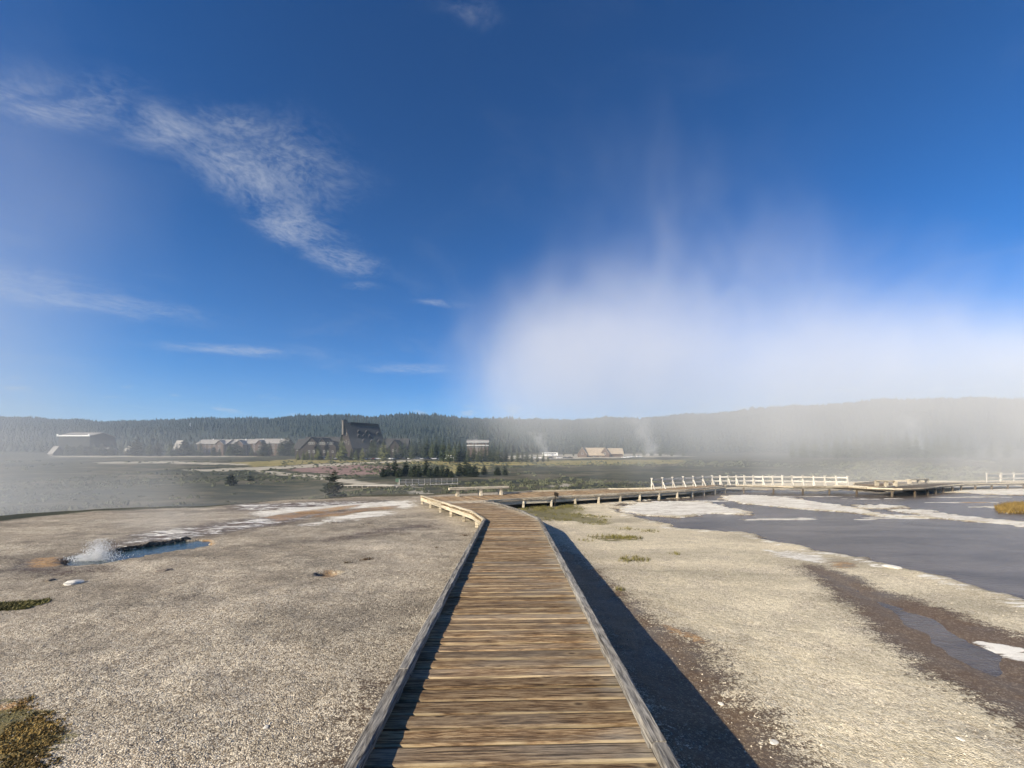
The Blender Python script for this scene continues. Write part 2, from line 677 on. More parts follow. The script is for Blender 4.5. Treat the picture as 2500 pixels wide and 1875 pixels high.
def wood_mat(name, dark, mid, light, grey, fine=60.0, greyamt=0.35, endwear_edgelight=False, rough=0.82, bstr=0.7):
    m, nt, b, o = new_mat(name)
    tc = N(nt, 'ShaderNodeTexCoord')
    oi = N(nt, 'ShaderNodeObjectInfo')
    rnd = oi.outputs['Random']
    off = VM(nt, 'SCALE', (37.0, 11.0, 23.0), rnd)
    p = VM(nt, 'ADD', tc.outputs['Object'], off)
    warp = VM(nt, 'SCALE', VM(nt, 'SUBTRACT', NOISE(nt, VM(nt, 'MULTIPLY', p, (2.2, 9.0, 9.0)), 1.0, 2, 0.5, out=1), (0.5, 0.5, 0.5)), 0.012)
    # knots: sparse, sized a couple of centimetres
    kv = N(nt, 'ShaderNodeTexVoronoi')
    kv.inputs['Scale'].default_value = 1.0
    nt.links.new(VM(nt, 'MULTIPLY', p, (2.6, 6.0, 0.01)), kv.inputs['Vector'])
    kd = kv.outputs['Distance']
    knot = SMOOTH(nt, kd, 0.05, 0.13, 1.0, 0.0)
    sepk = N(nt, 'ShaderNodeSeparateColor')
    nt.links.new(kv.outputs['Color'], sepk.inputs[0])
    knot = M(nt, 'MULTIPLY', knot, M(nt, 'GREATER_THAN', sepk.outputs[0], 0.60))
    bend = SMOOTH(nt, kd, 0.0, 0.35, 0.016, 0.0)
    cmbk = N(nt, 'ShaderNodeCombineXYZ')
    nt.links.new(bend, cmbk.inputs[1])
    pw = VM(nt, 'ADD', VM(nt, 'ADD', p, warp), cmbk.outputs[0])
    g1 = NOISE(nt, VM(nt, 'MULTIPLY', pw, (1.7, fine * 0.45, fine * 0.45)), 1.0, 5, 0.6)
    g2 = NOISE(nt, VM(nt, 'MULTIPLY', pw, (6.5, fine * 1.5, fine * 1.5)), 1.0, 5, 0.68)
    g2 = SMOOTH(nt, g2, 0.24, 0.76)
    big = NOISE(nt, VM(nt, 'MULTIPLY', p, (1.4, 3.0, 3.0)), 1.0, 3, 0.5)
    g = M(nt, 'ADD', M(nt, 'MULTIPLY', g1, 0.5), M(nt, 'MULTIPLY', g2, 0.5))
    c = RAMP(nt, g, [(0.30, dark), (0.47, mid), (0.66, light)])
    # weathered grey, different from board to board and patchy
    ga = M(nt, 'ADD', M(nt, 'MULTIPLY', SMOOTH(nt, big, 0.35, 0.7), 0.6), M(nt, 'MULTIPLY', M(nt, 'SUBTRACT', M(nt, 'FRACT', M(nt, 'MULTIPLY', rnd, 7.31)), 0.5), 0.7))
    ga = M(nt, 'ADD', ga, greyamt - 0.3, clamp=True)
    gc = MIXC(nt, g2, tuple(x * 0.55 for x in grey), tuple(min(1, x * 1.25) for x in grey))
    c = MIXC(nt, M(nt, 'MULTIPLY', ga, 0.8), c, gc)
    if endwear_edgelight:
        sp = N(nt, 'ShaderNodeSeparateXYZ')
        nt.links.new(tc.outputs['Object'], sp.inputs[0])
        ew = SMOOTH(nt, M(nt, 'ADD', sp.outputs[0], M(nt, 'MULTIPLY', M(nt, 'SUBTRACT', big, 0.5), 0.8)), 0.55, 0.98, 0.0, 0.75)
        c = MIXC(nt, ew, c, MIXC(nt, g2, (0.25, 0.22, 0.17), (0.52, 0.47, 0.38)))
        # light painted cream on near edges, dark gap line painted on far edges
        lit_edge = SMOOTH(nt, sp.outputs[1], -0.063, -0.053, 0.75, 0.0)
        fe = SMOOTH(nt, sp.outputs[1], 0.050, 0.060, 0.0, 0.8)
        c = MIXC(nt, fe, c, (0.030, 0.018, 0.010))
        c = MIXC(nt, M(nt, 'MULTIPLY', lit_edge, SMOOTH(nt, NOISE(nt, VM(nt, 'MULTIPLY', p, (2.6, 5.0, 5.0)), 1.0, 4, 0.6), 0.38, 0.62)), c, (0.46, 0.37, 0.23))
    halo = M(nt, 'MULTIPLY', SMOOTH(nt, kd, 0.12, 0.26, 1.0, 0.0), M(nt, 'GREATER_THAN', sepk.outputs[0], 0.60))
    c = MIXC(nt, M(nt, 'MULTIPLY', halo, 0.6), c, light)
    # tone of the whole board
    tone = M(nt, 'ADD', 0.64, M(nt, 'MULTIPLY', M(nt, 'FRACT', M(nt, 'MULTIPLY', rnd, 3.77)), 0.52))
    c = VM(nt, 'SCALE', c, tone)
    c = MIXC(nt, M(nt, 'MULTIPLY', knot, 0.85), c, (0.035, 0.02, 0.012))
    crack = SMOOTH(nt, NOISE(nt, VM(nt, 'MULTIPLY', pw, (0.7, fine * 0.8, fine * 0.8)), 1.0, 3, 0.5), 0.60, 0.66)
    c = MIXC(nt, M(nt, 'MULTIPLY', crack, 0.75), c, (0.02, 0.013, 0.008))
    nt.links.new(c, b.inputs['Base Color'])
    b.inputs['Roughness'].default_value = rough
    b.inputs['Specular IOR Level'].default_value = 0.25
    hgt = M(nt, 'SUBTRACT', g, M(nt, 'MULTIPLY', crack, 0.6))
    bump(nt, b, hgt, bstr, 0.006)
    return m


MAT = {}
MAT['plank'] = wood_mat('weathered_plank_wood', (0.055, 0.030, 0.014), (0.21, 0.130, 0.066), (0.40, 0.29, 0.165), (0.27, 0.235, 0.185), greyamt=0.22, endwear_edgelight=True)
MAT['curb'] = wood_mat('grey_curb_wood', (0.045, 0.04, 0.035), (0.17, 0.155, 0.135), (0.34, 0.315, 0.27), (0.27, 0.26, 0.24), fine=42, greyamt=0.45, bstr=1.0)
MAT['pale_wood'] = wood_mat('sun_bleached_wood', (0.22, 0.17, 0.11), (0.50, 0.43, 0.31), (0.70, 0.62, 0.47), (0.58, 0.53, 0.43), fine=45, greyamt=0.3)
MAT['rail_wood'] = wood_mat('whitened_rail_wood', (0.34, 0.30, 0.24), (0.62, 0.58, 0.50), (0.80, 0.76, 0.68), (0.70, 0.67, 0.61), fine=45, greyamt=0.4)
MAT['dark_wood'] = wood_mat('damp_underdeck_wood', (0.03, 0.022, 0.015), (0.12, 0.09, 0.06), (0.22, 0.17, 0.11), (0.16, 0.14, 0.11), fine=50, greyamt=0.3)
MAT['sign'] = simple_mat('dark_sign_metal', (0.03, 0.024, 0.02), 0.5, 0.3, 8)


def ground_mat():
    m, nt, b, o = new_mat('sinter_and_meadow')
    tc = N(nt, 'ShaderNodeTexCoord')
    P = tc.outputs['Object']
    a1 = N(nt, 'ShaderNodeVertexColor')
    a1.layer_name = 'm1'
    a2 = N(nt, 'ShaderNodeVertexColor')
    a2.layer_name = 'm2'
    s1 = N(nt, 'ShaderNodeSeparateColor')
    nt.links.new(a1.outputs[0], s1.inputs[0])
    s2 = N(nt, 'ShaderNodeSeparateColor')
    nt.links.new(a2.outputs[0], s2.inputs[0])
    wet, whi, ora = s1.outputs[0], s1.outputs[1], s1.outputs[2]
    val, pth, pnk = s2.outputs[0], s2.outputs[1], s2.outputs[2]
    yel = a2.outputs[1]
    mos = a1.outputs[1]
    sepP = N(nt, 'ShaderNodeSeparateXYZ')
    nt.links.new(P, sepP.inputs[0])
    n_big = NOISE(nt, P, 0.35, 4, 0.55, 0.3)
    n_mid = NOISE(nt, P, 2.3, 5, 0.6, 0.2)
    n_small = NOISE(nt, P, 14.0, 5, 0.65)
    n_grit = NOISE(nt, P, 60.0, 3, 0.7)
    vor = N(nt, 'ShaderNodeTexVoronoi')
    vor.inputs['Scale'].default_value = 84.0
    nt.links.new(P, vor.inputs['Vector'])
    vs = N(nt, 'ShaderNodeSeparateColor')
    nt.links.new(vor.outputs['Color'], vs.inputs[0])
    vor2 = N(nt, 'ShaderNodeTexVoronoi')
    vor2.inputs['Scale'].default_value = 33.0
    nt.links.new(P, vor2.inputs['Vector'])
    vs2 = N(nt, 'ShaderNodeSeparateColor')
    nt.links.new(vor2.outputs['Color'], vs2.inputs[0])
    streak = NOISE(nt, VM(nt, 'MULTIPLY', P, (0.16, 0.55, 1.0)), 1.0, 6, 0.64, 0.5)
    # dry sinter: pale grains, darker grit between them
    grain = M(nt, 'ADD', M(nt, 'MULTIPLY', vs.outputs[0], 0.6), M(nt, 'MULTIPLY', vs2.outputs[0], 0.4))
    gap = M(nt, 'MULTIPLY', SMOOTH(nt, vor.outputs['Distance'], 0.25, 0.75), 0.75)
    dry = RAMP(nt, grain, [(0.15, (0.22, 0.175, 0.12)), (0.42, (0.50, 0.425, 0.315)), (0.78, (0.82, 0.735, 0.58))])
    dry = MIXC(nt, gap, dry, (0.10, 0.08, 0.06))
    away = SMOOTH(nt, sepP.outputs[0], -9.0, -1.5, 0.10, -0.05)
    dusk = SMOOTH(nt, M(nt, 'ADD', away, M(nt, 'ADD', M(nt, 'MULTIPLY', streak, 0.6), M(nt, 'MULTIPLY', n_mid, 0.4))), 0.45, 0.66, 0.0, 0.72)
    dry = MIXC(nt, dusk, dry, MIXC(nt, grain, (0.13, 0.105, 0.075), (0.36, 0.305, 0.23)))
    pale = SMOOTH(nt, M(nt, 'ADD', M(nt, 'MULTIPLY', NOISE(nt, VM(nt, 'MULTIPLY', P, (0.5, 0.8, 1.0)), 1.0, 7, 0.68, 0.7), 0.8), M(nt, 'MULTIPLY', grain, 0.2)), 0.50, 0.66)
    dry = MIXC(nt, M(nt, 'MULTIPLY', pale, 0.55), dry, MIXC(nt, grain, (0.40, 0.34, 0.25), (0.82, 0.73, 0.57)))
    speck = SMOOTH(nt, NOISE(nt, P, 34.0, 3, 0.6), 0.60, 0.68)
    dry = MIXC(nt, M(nt, 'MULTIPLY', speck, SMOOTH(nt, n_mid, 0.42, 0.62, 0.1, 0.85)), dry, (0.07, 0.055, 0.04))
    # the side right of the walk is fresher and creamier
    fresh = M(nt, 'MULTIPLY', SMOOTH(nt, sepP.outputs[0], 0.5, 3.0), SMOOTH(nt, n_mid, 0.25, 0.6, 0.2, 0.75))
    dry = MIXC(nt, fresh, dry, MIXC(nt, grain, (0.50, 0.42, 0.27), (0.90, 0.81, 0.60)))
    blotch = SMOOTH(nt, n_small, 0.60, 0.74, 0.0, 0.45)
    dry = MIXC(nt, M(nt, 'MULTIPLY', blotch, SMOOTH(nt, n_mid, 0.45, 0.6)), dry, (0.13, 0.10, 0.07))

    vbig = M(nt, 'ADD', M(nt, 'MULTIPLY', NOISE(nt, VM(nt, 'MULTIPLY', P, (0.17, 0.36, 1.0)), 1.0, 5, 0.62, 0.8), 0.75), M(nt, 'MULTIPLY', n_mid, 0.25))
    dry = VM(nt, 'SCALE', dry, SMOOTH(nt, vbig, 0.38, 0.64, 1.20, 0.68))

    def edge(att, amp=0.5, lo=0.42, hi=0.58, nz=None):
        nn = n_mid if nz is None else nz
        return SMOOTH(nt, M(nt, 'ADD', att, M(nt, 'MULTIPLY', M(nt, 'SUBTRACT', nn, 0.5), amp)), lo, hi)

    lace = NOISE(nt, VM(nt, 'MULTIPLY', P, (0.8, 2.8, 1.0)), 1.3, 8, 0.74, 1.1)
    lace = SMOOTH(nt, lace, 0.22, 0.78)
    mixn = M(nt, 'ADD', M(nt, 'MULTIPLY', lace, 0.75), M(nt, 'MULTIPLY', n_small, 0.25))
    # wet brown runoff
    wt = M(nt, 'ADD', wet, M(nt, 'ADD', M(nt, 'MULTIPLY', M(nt, 'SUBTRACT', mixn, 0.5), 0.75), M(nt, 'MULTIPLY', M(nt, 'SUBTRACT', 0.5, grain), 0.55)))
    wt = SMOOTH(nt, wt, 0.30, 0.66)
    wetc = MIXC(nt, SMOOTH(nt, M(nt, 'ADD', M(nt, 'MULTIPLY', n_big, 0.5), M(nt, 'MULTIPLY', n_mid, 0.5)), 0.34, 0.56), (0.105, 0.088, 0.074), (0.085, 0.047, 0.022))
    wetc = MIXC(nt, M(nt, 'MULTIPLY', SMOOTH(nt, grain, 0.62, 0.75), 0.45), wetc, (0.34, 0.26, 0.17))
    dry = MIXC(nt, M(nt, 'MULTIPLY', wt, 0.92), dry, wetc)
    # white crust
    w = edge(whi, 1.1, 0.40, 0.56, mixn)
    c = MIXC(nt, w, dry, MIXC(nt, n_small, (0.42, 0.37, 0.29), (0.82, 0.79, 0.71))
               ) if False else MIXC(nt, w, dry, MIXC(nt, SMOOTH(nt, M(nt, 'ADD', M(nt, 'MULTIPLY', n_small, 0.5), M(nt, 'MULTIPLY', lace, 0.5)), 0.3, 0.6), (0.45, 0.40, 0.32), (0.80, 0.77, 0.69)))
    # bacterial mats and rusty crust
    og = edge(ora, 1.1, 0.42, 0.60, mixn)
    oc = MIXC(nt, SMOOTH(nt, n_small, 0.35, 0.65), (0.20, 0.085, 0.022), (0.50, 0.26, 0.075))
    oc = MIXC(nt, SMOOTH(nt, n_grit, 0.45, 0.62), oc, (0.50, 0.36, 0.20))
    oc = MIXC(nt, SMOOTH(nt, lace, 0.45, 0.75), oc, (0.17, 0.14, 0.115))
    c = MIXC(nt, M(nt, 'MULTIPLY', og, 0.75), c, oc)
    # moss and short growth
    mg = edge(mos, 1.5, 0.48, 0.66, mixn)
    mc = MIXC(nt, n_small, (0.045, 0.05, 0.015), (0.17, 0.15, 0.045))
    c = MIXC(nt, M(nt, 'MULTIPLY', mg, 0.8), c, mc)
    # meadow of the valley
    vst = NOISE(nt, VM(nt, 'MULTIPLY', P, (0.03, 0.055, 0.05)), 1.0, 7, 0.7, 0.6)
    vst2 = NOISE(nt, VM(nt, 'MULTIPLY', P, (0.13, 0.22, 0.2)), 1.0, 6, 0.7, 0.5)
    vst3 = NOISE(nt, P, 0.9, 6, 0.7)
    vst = SMOOTH(nt, vst, 0.25, 0.75)
    vst2 = SMOOTH(nt, vst2, 0.2, 0.8)
    gg = M(nt, 'ADD', M(nt, 'MULTIPLY', vst, 0.45), M(nt, 'ADD', M(nt, 'MULTIPLY', vst2, 0.3), M(nt, 'MULTIPLY', vst3, 0.25)))
    mead = RAMP(nt, gg, [(0.34, (0.018, 0.022, 0.010)), (0.47, (0.043, 0.045, 0.019)), (0.56, (0.08, 0.070, 0.035)), (0.70, (0.145, 0.122, 0.08))])
    ye = edge(yel, 0.9, 0.35, 0.75, vst2)
    mead = MIXC(nt, M(nt, 'MULTIPLY', ye, 0.8), mead, MIXC(nt, vst2, (0.13, 0.13, 0.035), (0.42, 0.33, 0.13)))
    pk = edge(pnk, 0.9, 0.35, 0.65, vst2)
    mead = MIXC(nt, M(nt, 'MULTIPLY', pk, 0.9), mead, MIXC(nt, vst2, (0.14, 0.085, 0.07), (0.33, 0.22, 0.19)))
    pt = edge(pth, 0.9, 0.38, 0.62, vst2)
    mead = MIXC(nt, M(nt, 'MULTIPLY', pt, 0.85), mead, MIXC(nt, vst2, (0.30, 0.27, 0.20), (0.52, 0.47, 0.38)))
    hil = SMOOTH(nt, sepP.outputs[1], 380, 470)
    mead = MIXC(nt, hil, mead, (0.020, 0.029, 0.015))
    c = MIXC(nt, SMOOTH(nt, M(nt, 'ADD', val, M(nt, 'MULTIPLY', M(nt, 'SUBTRACT', vst3, 0.5), 0.7)), 0.35, 0.65), c, mead)
    nt.links.new(c, b.inputs['Base Color'])
    rg = M(nt, 'SUBTRACT', 0.92, M(nt, 'MULTIPLY', wt, 0.36))
    nt.links.new(rg, b.inputs['Roughness'])
    b.inputs['Specular IOR Level'].default_value = 0.3
    h = M(nt, 'ADD', M(nt, 'MULTIPLY', vor.outputs['Distance'], -0.5), M(nt, 'ADD', M(nt, 'MULTIPLY', vs.outputs[1], 0.4), M(nt, 'ADD', M(nt, 'MULTIPLY', n_small, 1.8), M(nt, 'MULTIPLY', n_mid, 2.6))))
    h = M(nt, 'MULTIPLY', h, M(nt, 'SUBTRACT', 1.0, M(nt, 'MULTIPLY', wt, 0.65)))
    bump(nt, b, h, 0.9, 0.016)
    return m


MAT['ground'] = ground_mat()


def water_mat(name, c1, c2, rough, rip, ripscale, stretch=(1, 1, 1)):
    m, nt, b, o = new_mat(name)
    tc = N(nt, 'ShaderNodeTexCoord')
    P = tc.outputs['Object']
    n = NOISE(nt, VM(nt, 'MULTIPLY', P, (0.35, 0.9, 1)), 1.0, 5, 0.6, 0.5)
    n2 = NOISE(nt, P, 7.0, 5, 0.6, 0.4)
    c = MIXC(nt, SMOOTH(nt, n, 0.35, 0.65), c1, c2)
    spk = SMOOTH(nt, NOISE(nt, VM(nt, 'MULTIPLY', P, (2.2, 6.0, 1)), 1.0, 5, 0.6, 0.8), 0.66, 0.74, 0.0, 0.6)
    c = MIXC(nt, spk, c, tuple(x * 0.4 for x in c1))
    nt.links.new(c, b.inputs['Base Color'])
    b.inputs['IOR'].default_value = 1.33
    b.inputs['Specular IOR Level'].default_value = 0.5
    b.inputs['Roughness'].default_value = rough
    r = NOISE(nt, VM(nt, 'MULTIPLY', P, stretch), ripscale, 4, 0.6, 0.3)
    bump(nt, b, r, rip, 0.03)
    return m


MAT['pond'] = water_mat('shallow_runoff_water', (0.060, 0.047, 0.038), (0.135, 0.115, 0.10), 0.24, 0.9, 5.0, (1, 2.6, 1))
MAT['pool'] = water_mat('deep_blue_spring_water', (0.012, 0.032, 0.042), (0.05, 0.085, 0.10), 0.10, 0.6, 6.0)

# ================================================================== ground
gx = edges_x()
gy = edges_y()
GX, GY = np.meshgrid(gx, gy)
GZ = height(GX, GY)
near = (GY > -3) & (GY < 60) & (np.abs(GX) < 80)
ix = np.where(near)
nx_, ny_ = GX[ix], GY[ix]


def ramp(d, w):
    return np.clip(0.5 + d / (2 * w), 0, 1)


def soft(polys, w):
    out = np.zeros(nx_.shape)
    for p in polys:
        out = np.maximum(out, ramp(sdist(nx_, ny_, p), w * np.clip(ny_ / 9.0, 0.6, 2.2)))
    return out


wob = fbm(nx_, ny_, 1.1, 4)
wob2 = fbm(nx_, ny_, 4.0, 3)
d_pond = sdist(nx_, ny_, pond)
d_isl = np.full(nx_.shape, -99.0)
for p in isl:
    d_isl = np.maximum(d_isl, sdist(nx_, ny_, p))
d_pond = np.minimum(d_pond, -d_isl)
wobs = fbm(nx_, ny_ * 1.8, 0.55, 5, 0.62)
d_pond_w = d_pond + (0.60 * wobs + 0.22 * wob2) * np.clip(ny_ / 12, 0.35, 2.4)
d_stream = sdist(nx_, ny_, stream) + 0.22 * wob + 0.08 * wob2
d_trick = sdist(nx_, ny_, trickle)
d_pool = sdist(nx_, ny_, pool) + 0.16 * wob2 + 0.12 * wob + 0.10
d_film = np.maximum(sdist(nx_, ny_, film), sdist(nx_, ny_, film2)) + 0.3 * wob
dz = np.zeros(nx_.shape)
# micro relief of the crust
rel = 1 - 0.75 * sstep(nx_, 2.5, 5.0) * (ny_ > 3)
dz += (0.040 * fbm(nx_, ny_ * 1.3, 0.8, 4, 0.55) + 0.014 * fbm(nx_, ny_, 5.0, 3)) * rel
pondcut = sstep(d_pond_w, -0.10, 0.16)
strcut = sstep(d_stream, -0.05, 0.55) * 0.65
bars = sstep(fbm(nx_ * 0.35, ny_ * 1.7, 0.55, 5, 0.6), 0.20, 0.42) * sstep(ny_, 12.5, 16.0)
dz = dz * (1 - pondcut) - (0.055 - 0.045 * bars) * pondcut
dz -= 0.060 * strcut
dz += 0.03 * sstep(d_pond_w, -0.7, -0.1) * (1 - pondcut)          # raised sinter lip
dz -= 0.03 * sstep(d_trick, -0.1, 0.4)
poolcut = sstep(d_pool, -0.05, 0.14)
dz = dz - 0.42 * poolcut + 0.015 * sstep(d_pool, -0.4, -0.06) * (1 - poolcut)
dz -= 0.02 * sstep(d_film, -0.2, 0.3) * (1 - poolcut)
hd = np.hypot((nx_ - HOLE.x) / 0.20, (ny_ - HOLE.y) / 0.17) + 0.25 * wob2
dz -= 0.50 * sstep(-hd, -1.15, -0.75)
dz += 0.02 * (1 - sstep(hd, 1.0, 2.6)) * (hd > 1.0)
wfar = sstep(ny_, 45, 60)
GZ[ix] += dz * (1 - wfar)

wet = np.zeros(GX.shape)
whi = np.zeros(GX.shape)
ora = np.zeros(GX.shape)
mos = np.zeros(GX.shape)
w_ = np.maximum(ramp(d_pond_w, 0.35) * (1 - 0.55 * bars), ramp(d_stream + 0.12, 0.35))
w_ = np.maximum(w_, ramp(d_trick + 0.1 * wob2, 0.45))
w_ = np.maximum(w_, 0.75 * ramp(d_film, 0.9))
w_ = np.maximum(w_, 0.60 * soft(darkp, 0.6))
w_ = np.maximum(w_, ramp(d_pool, 0.35))
wet[ix] = w_
wh = 0.9 * ramp(d_isl, 0.7)
wh = np.maximum(wh, soft(white, 0.42))
wh = np.maximum(wh, 0.40 * ramp(d_film, 0.6))
wh = np.maximum(wh, 0.75 * bars * (d_pond_w > 0))
wh = np.maximum(wh, 0.40 * np.exp(-((d_pond_w + 0.3) / 0.35) ** 2))
whi[ix] = wh
oo = soft(orange, 0.22)
oo = np.maximum(oo, (hd > 0.8) * np.clip(1.25 - 0.45 * hd, 0, 1) * 0.42)
ora[ix] = oo
mos[ix] = soft(moss, 0.35)
# valley
q_ = np.clip(GX / np.maximum(GY, 4), -2.2, 2.2)
rim_ = np.interp(q_, _rq, _ry)
val = sstep(GY, rim_ - 0.6, rim_ + 2.5)
val = np.maximum(val, sstep(-GY, 60, 120))
fx, fy = GX.ravel(), GY.ravel()
selv = (fy > 40) & (fy < 420) & (np.abs(fx) < 420)
vx, vy = fx[selv], fy[selv]


def softv(polys):
    out = np.zeros(fx.shape)
    o2 = np.zeros(vx.shape)
    for p in polys:
        ww = np.clip(vy * 0.025, 0.5, 8)
        o2 = np.maximum(o2, np.clip(0.5 + sdist(vx, vy, p) / (2 * ww), 0, 1))
    out[selv] = o2
    return out


pth = softv(paths)
pnk = softv(pink)
yel = softv(yellow)
ny, nx = GX.shape
me = bpy.data.meshes.new('ground')
me.vertices.add(nx * ny)
me.vertices.foreach_set('co', np.stack([GX, GY, GZ], -1).astype(np.float32).ravel())
ii = np.arange(nx * ny).reshape(ny, nx)
quads = np.stack([ii[:-1, :-1], ii[:-1, 1:], ii[1:, 1:], ii[1:, :-1]], -1).reshape(-1, 4)
me.loops.add(quads.size)
me.loops.foreach_set('vertex_index', quads.ravel().astype(np.int32))
me.polygons.add(len(quads))
me.polygons.foreach_set('loop_start', np.arange(0, quads.size, 4, dtype=np.int32))
me.polygons.foreach_set('use_smooth', np.ones(len(quads), bool))
me.update()
for nm, ch in (('m1', (wet, whi, ora, mos)), ('m2', (val, pth.reshape(GX.shape), pnk.reshape(GX.shape), yel.reshape(GX.shape)))):
    at_ = me.color_attributes.new(nm, 'FLOAT_COLOR', 'POINT')
    at_.data.foreach_set('color', np.stack([c.ravel() for c in ch], -1).astype(np.float32).ravel())
me.materials.append(MAT['ground'])
ground = bpy.data.objects.new('ground', me)
COL.objects.link(ground)
tag(ground, 'pale gravelly sinter terrace falling to a grassy valley and wooded hills', 'ground', kind='structure')


def ground_z(x, y):
    """height of the finished ground sheet"""
    i = int(np.clip(np.searchsorted(gx, x) - 1, 0, nx - 2))
    j = int(np.clip(np.searchsorted(gy, y) - 1, 0, ny - 2))
    u = (x - gx[i]) / (gx[i + 1] - gx[i])
    v = (y - gy[j]) / (gy[j + 1] - gy[j])
    return float((GZ[j, i] * (1 - u) + GZ[j, i + 1] * u) * (1 - v) + (GZ[j + 1, i] * (1 - u) + GZ[j + 1, i + 1] * u) * v)


def sheet(name, x0, x1, y0, y1, step, off, mat, label, cat, poly=None, margin=1.0):
    xs = np.arange(x0, x1 + step, step)
    ys = np.arange(y0, y1 + step, step)
    A, B = np.meshgrid(xs, ys)
    Z = height(A, B) + off
    vs = np.stack([A, B, Z], -1).reshape(-1, 3)
    I = np.arange(A.size).reshape(A.shape)
    F = np.stack([I[:-1, :-1], I[:-1, 1:], I[1:, 1:], I[1:, :-1]], -1).reshape(-1, 4)
    if poly is not None:
        cx = A.ravel()[F].mean(1)
        cyy = B.ravel()[F].mean(1)
        F = F[sdist(cx, cyy, poly) > -margin]
    used = np.unique(F)
    mp = np.full(A.size, -1)
    mp[used] = np.arange(len(used))
    me = bpy.data.meshes.new(name)
    me.from_pydata(vs[used].tolist(), [], mp[F].tolist())
    me.polygons.foreach_set('use_smooth', [True] * len(me.polygons))
    me.materials.append(mat)
    o = bpy.data.objects.new(name, me)
    COL.objects.link(o)
    tag(o, label, cat, kind='structure')
    return o


sheet('runoff_water', 3.0, 52, 4.0, 33, 0.3, -0.024, MAT['pond'], 'wide shallow grey runoff water beyond the sinter right of the boardwalk', 'water', pond, 0.9)
sheet('stream_water', 2.5, 14, 2.2, 12, 0.15, -0.030, MAT['pond'], 'narrow dark runoff stream crossing the gravel at the lower right', 'stream', stream, 0.25)
sheet('spring_water', pool[:, 0].min() - 0.4, pool[:, 0].max() + 0.4, pool[:, 1].min() - 0.3, pool[:, 1].max() + 0.3, 0.1, -0.035, MAT['pool'],
      'deep blue boiling spring pool left of the boardwalk', 'hot spring', pool, 0.12)


# ================================================================== boardwalk
def deck_z(y):
    return 0.45 - SLOPE * min(y, 19.5)


def dk(px, py):
    """point of the photograph on the deck surface"""
    X, Y, Z = ray(px, py)
    t = (CAMZ - 0.45) / (-Z - SLOPE * Y)
    if t * Y > 19.5 or t < 0:
        t = (CAMZ - deck_z(30)) / -Z
    return Vector((t * X, t * Y, deck_z(t * Y)))


walk = empty('boardwalk', (0, 0, 0))
tag(walk, 'weathered plank boardwalk running from the foreground, bending left, then branching right', 'boardwalk')

plank_objs = []
TH = 0.040


def plank_mesh(L, w, th, seg=4):
    """cupped, slightly ragged board, length along x"""
    c = random.uniform(0.007, 0.013)
    cup = random.uniform(-0.006, 0.004)
    vs, fs = [], []
    for k in range(seg + 1):
        x = -L / 2 + L * k / seg
        j = lambda a: random.uniform(-a, a)
        y0, y1 = -w / 2 + j(0.003), w / 2 + j(0.003)
        sag = j(0.0018)
        for (yy, zz) in ((y0, -th), (y0, -c), (y0 + c, 0), (0, cup), (y1 - c, 0), (y1, -c), (y1, -th)):
            vs.append((x, yy, zz + (sag if zz > -th else 0)))
    n = 7
    for k in range(seg):
        for i in range(n):
            a, b2 = k * n + i, k * n + (i + 1) % n
            fs.append((a, b2, b2 + n, a + n))
    fs.append(tuple(range(n)))
    fs.append(tuple(seg * n + i for i in range(n - 1, -1, -1)))
    m = MB()
    m.v, m.f = vs, fs
    return m.mesh('plank')


def lay_plank(a, b, c, d, over=0.05, parent=walk):
    """a,b = left near/far, c,d = right near/far corners of the board's slot"""
    l = (a + b) / 2
    r = (c + d) / 2
    mid = (l + r) / 2
    v = r - l
    L = v.length + over
    w = max(0.03, ((b - a).length + (d - c).length) / 2 - random.uniform(0.011, 0.026))
    me = plank_mesh(L, w, TH)
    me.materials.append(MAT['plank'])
    o = bpy.data.objects.new('plank', me)
    COL.objects.link(o)
    o.parent = parent
    o.location = (mid.x + random.uniform(-0.012, 0.012), mid.y, mid.z + random.uniform(-0.005, 0.005))
    tilt = math.atan2(v.z, Vector((v.x, v.y)).length)
    o.rotation_euler = (random.uniform(-0.012, 0.012) - SLOPE, -tilt + random.uniform(-0.002, 0.002), math.atan2(v.y, v.x) + random.uniform(-0.004, 0.004))
    plank_objs.append(o)
    return o


HW = 0.905     # half width of the deck boards
SK = 0.055    # boards lie a little askew
y = -1.6
W = 0.146
while y < 11.7:
    w = W * random.uniform(0.93, 1.06)
    yl0, yl1 = y - SK / 2, y + w - SK / 2
    yr0, yr1 = y + SK / 2, y + w + SK / 2
    P4 = [Vector((-HW, yl0, deck_z(yl0))), Vector((-HW, yl1, deck_z(yl1))), Vector((HW, yr0, deck_z(yr0))), Vector((HW, yr1, deck_z(yr1)))]
    lay_plank(*P4, over=random.uniform(0.0, 0.05))
    y += w
yA = y


def pl_len(P):
    s = [0.0]
    for i in range(len(P) - 1):
        s.append(s[-1] + (P[i + 1] - P[i]).length)
    return s


def pl_at(P, S, t):
    t = t * S[-1]
    for i in range(len(P) - 1):
        if t <= S[i + 1] + 1e-9:
            f = (t - S[i]) / (S[i + 1] - S[i])
            return P[i].lerp(P[i + 1], f)
    return P[-1].copy()


def D(x, y):
    return Vector((x, y, deck_z(y)))


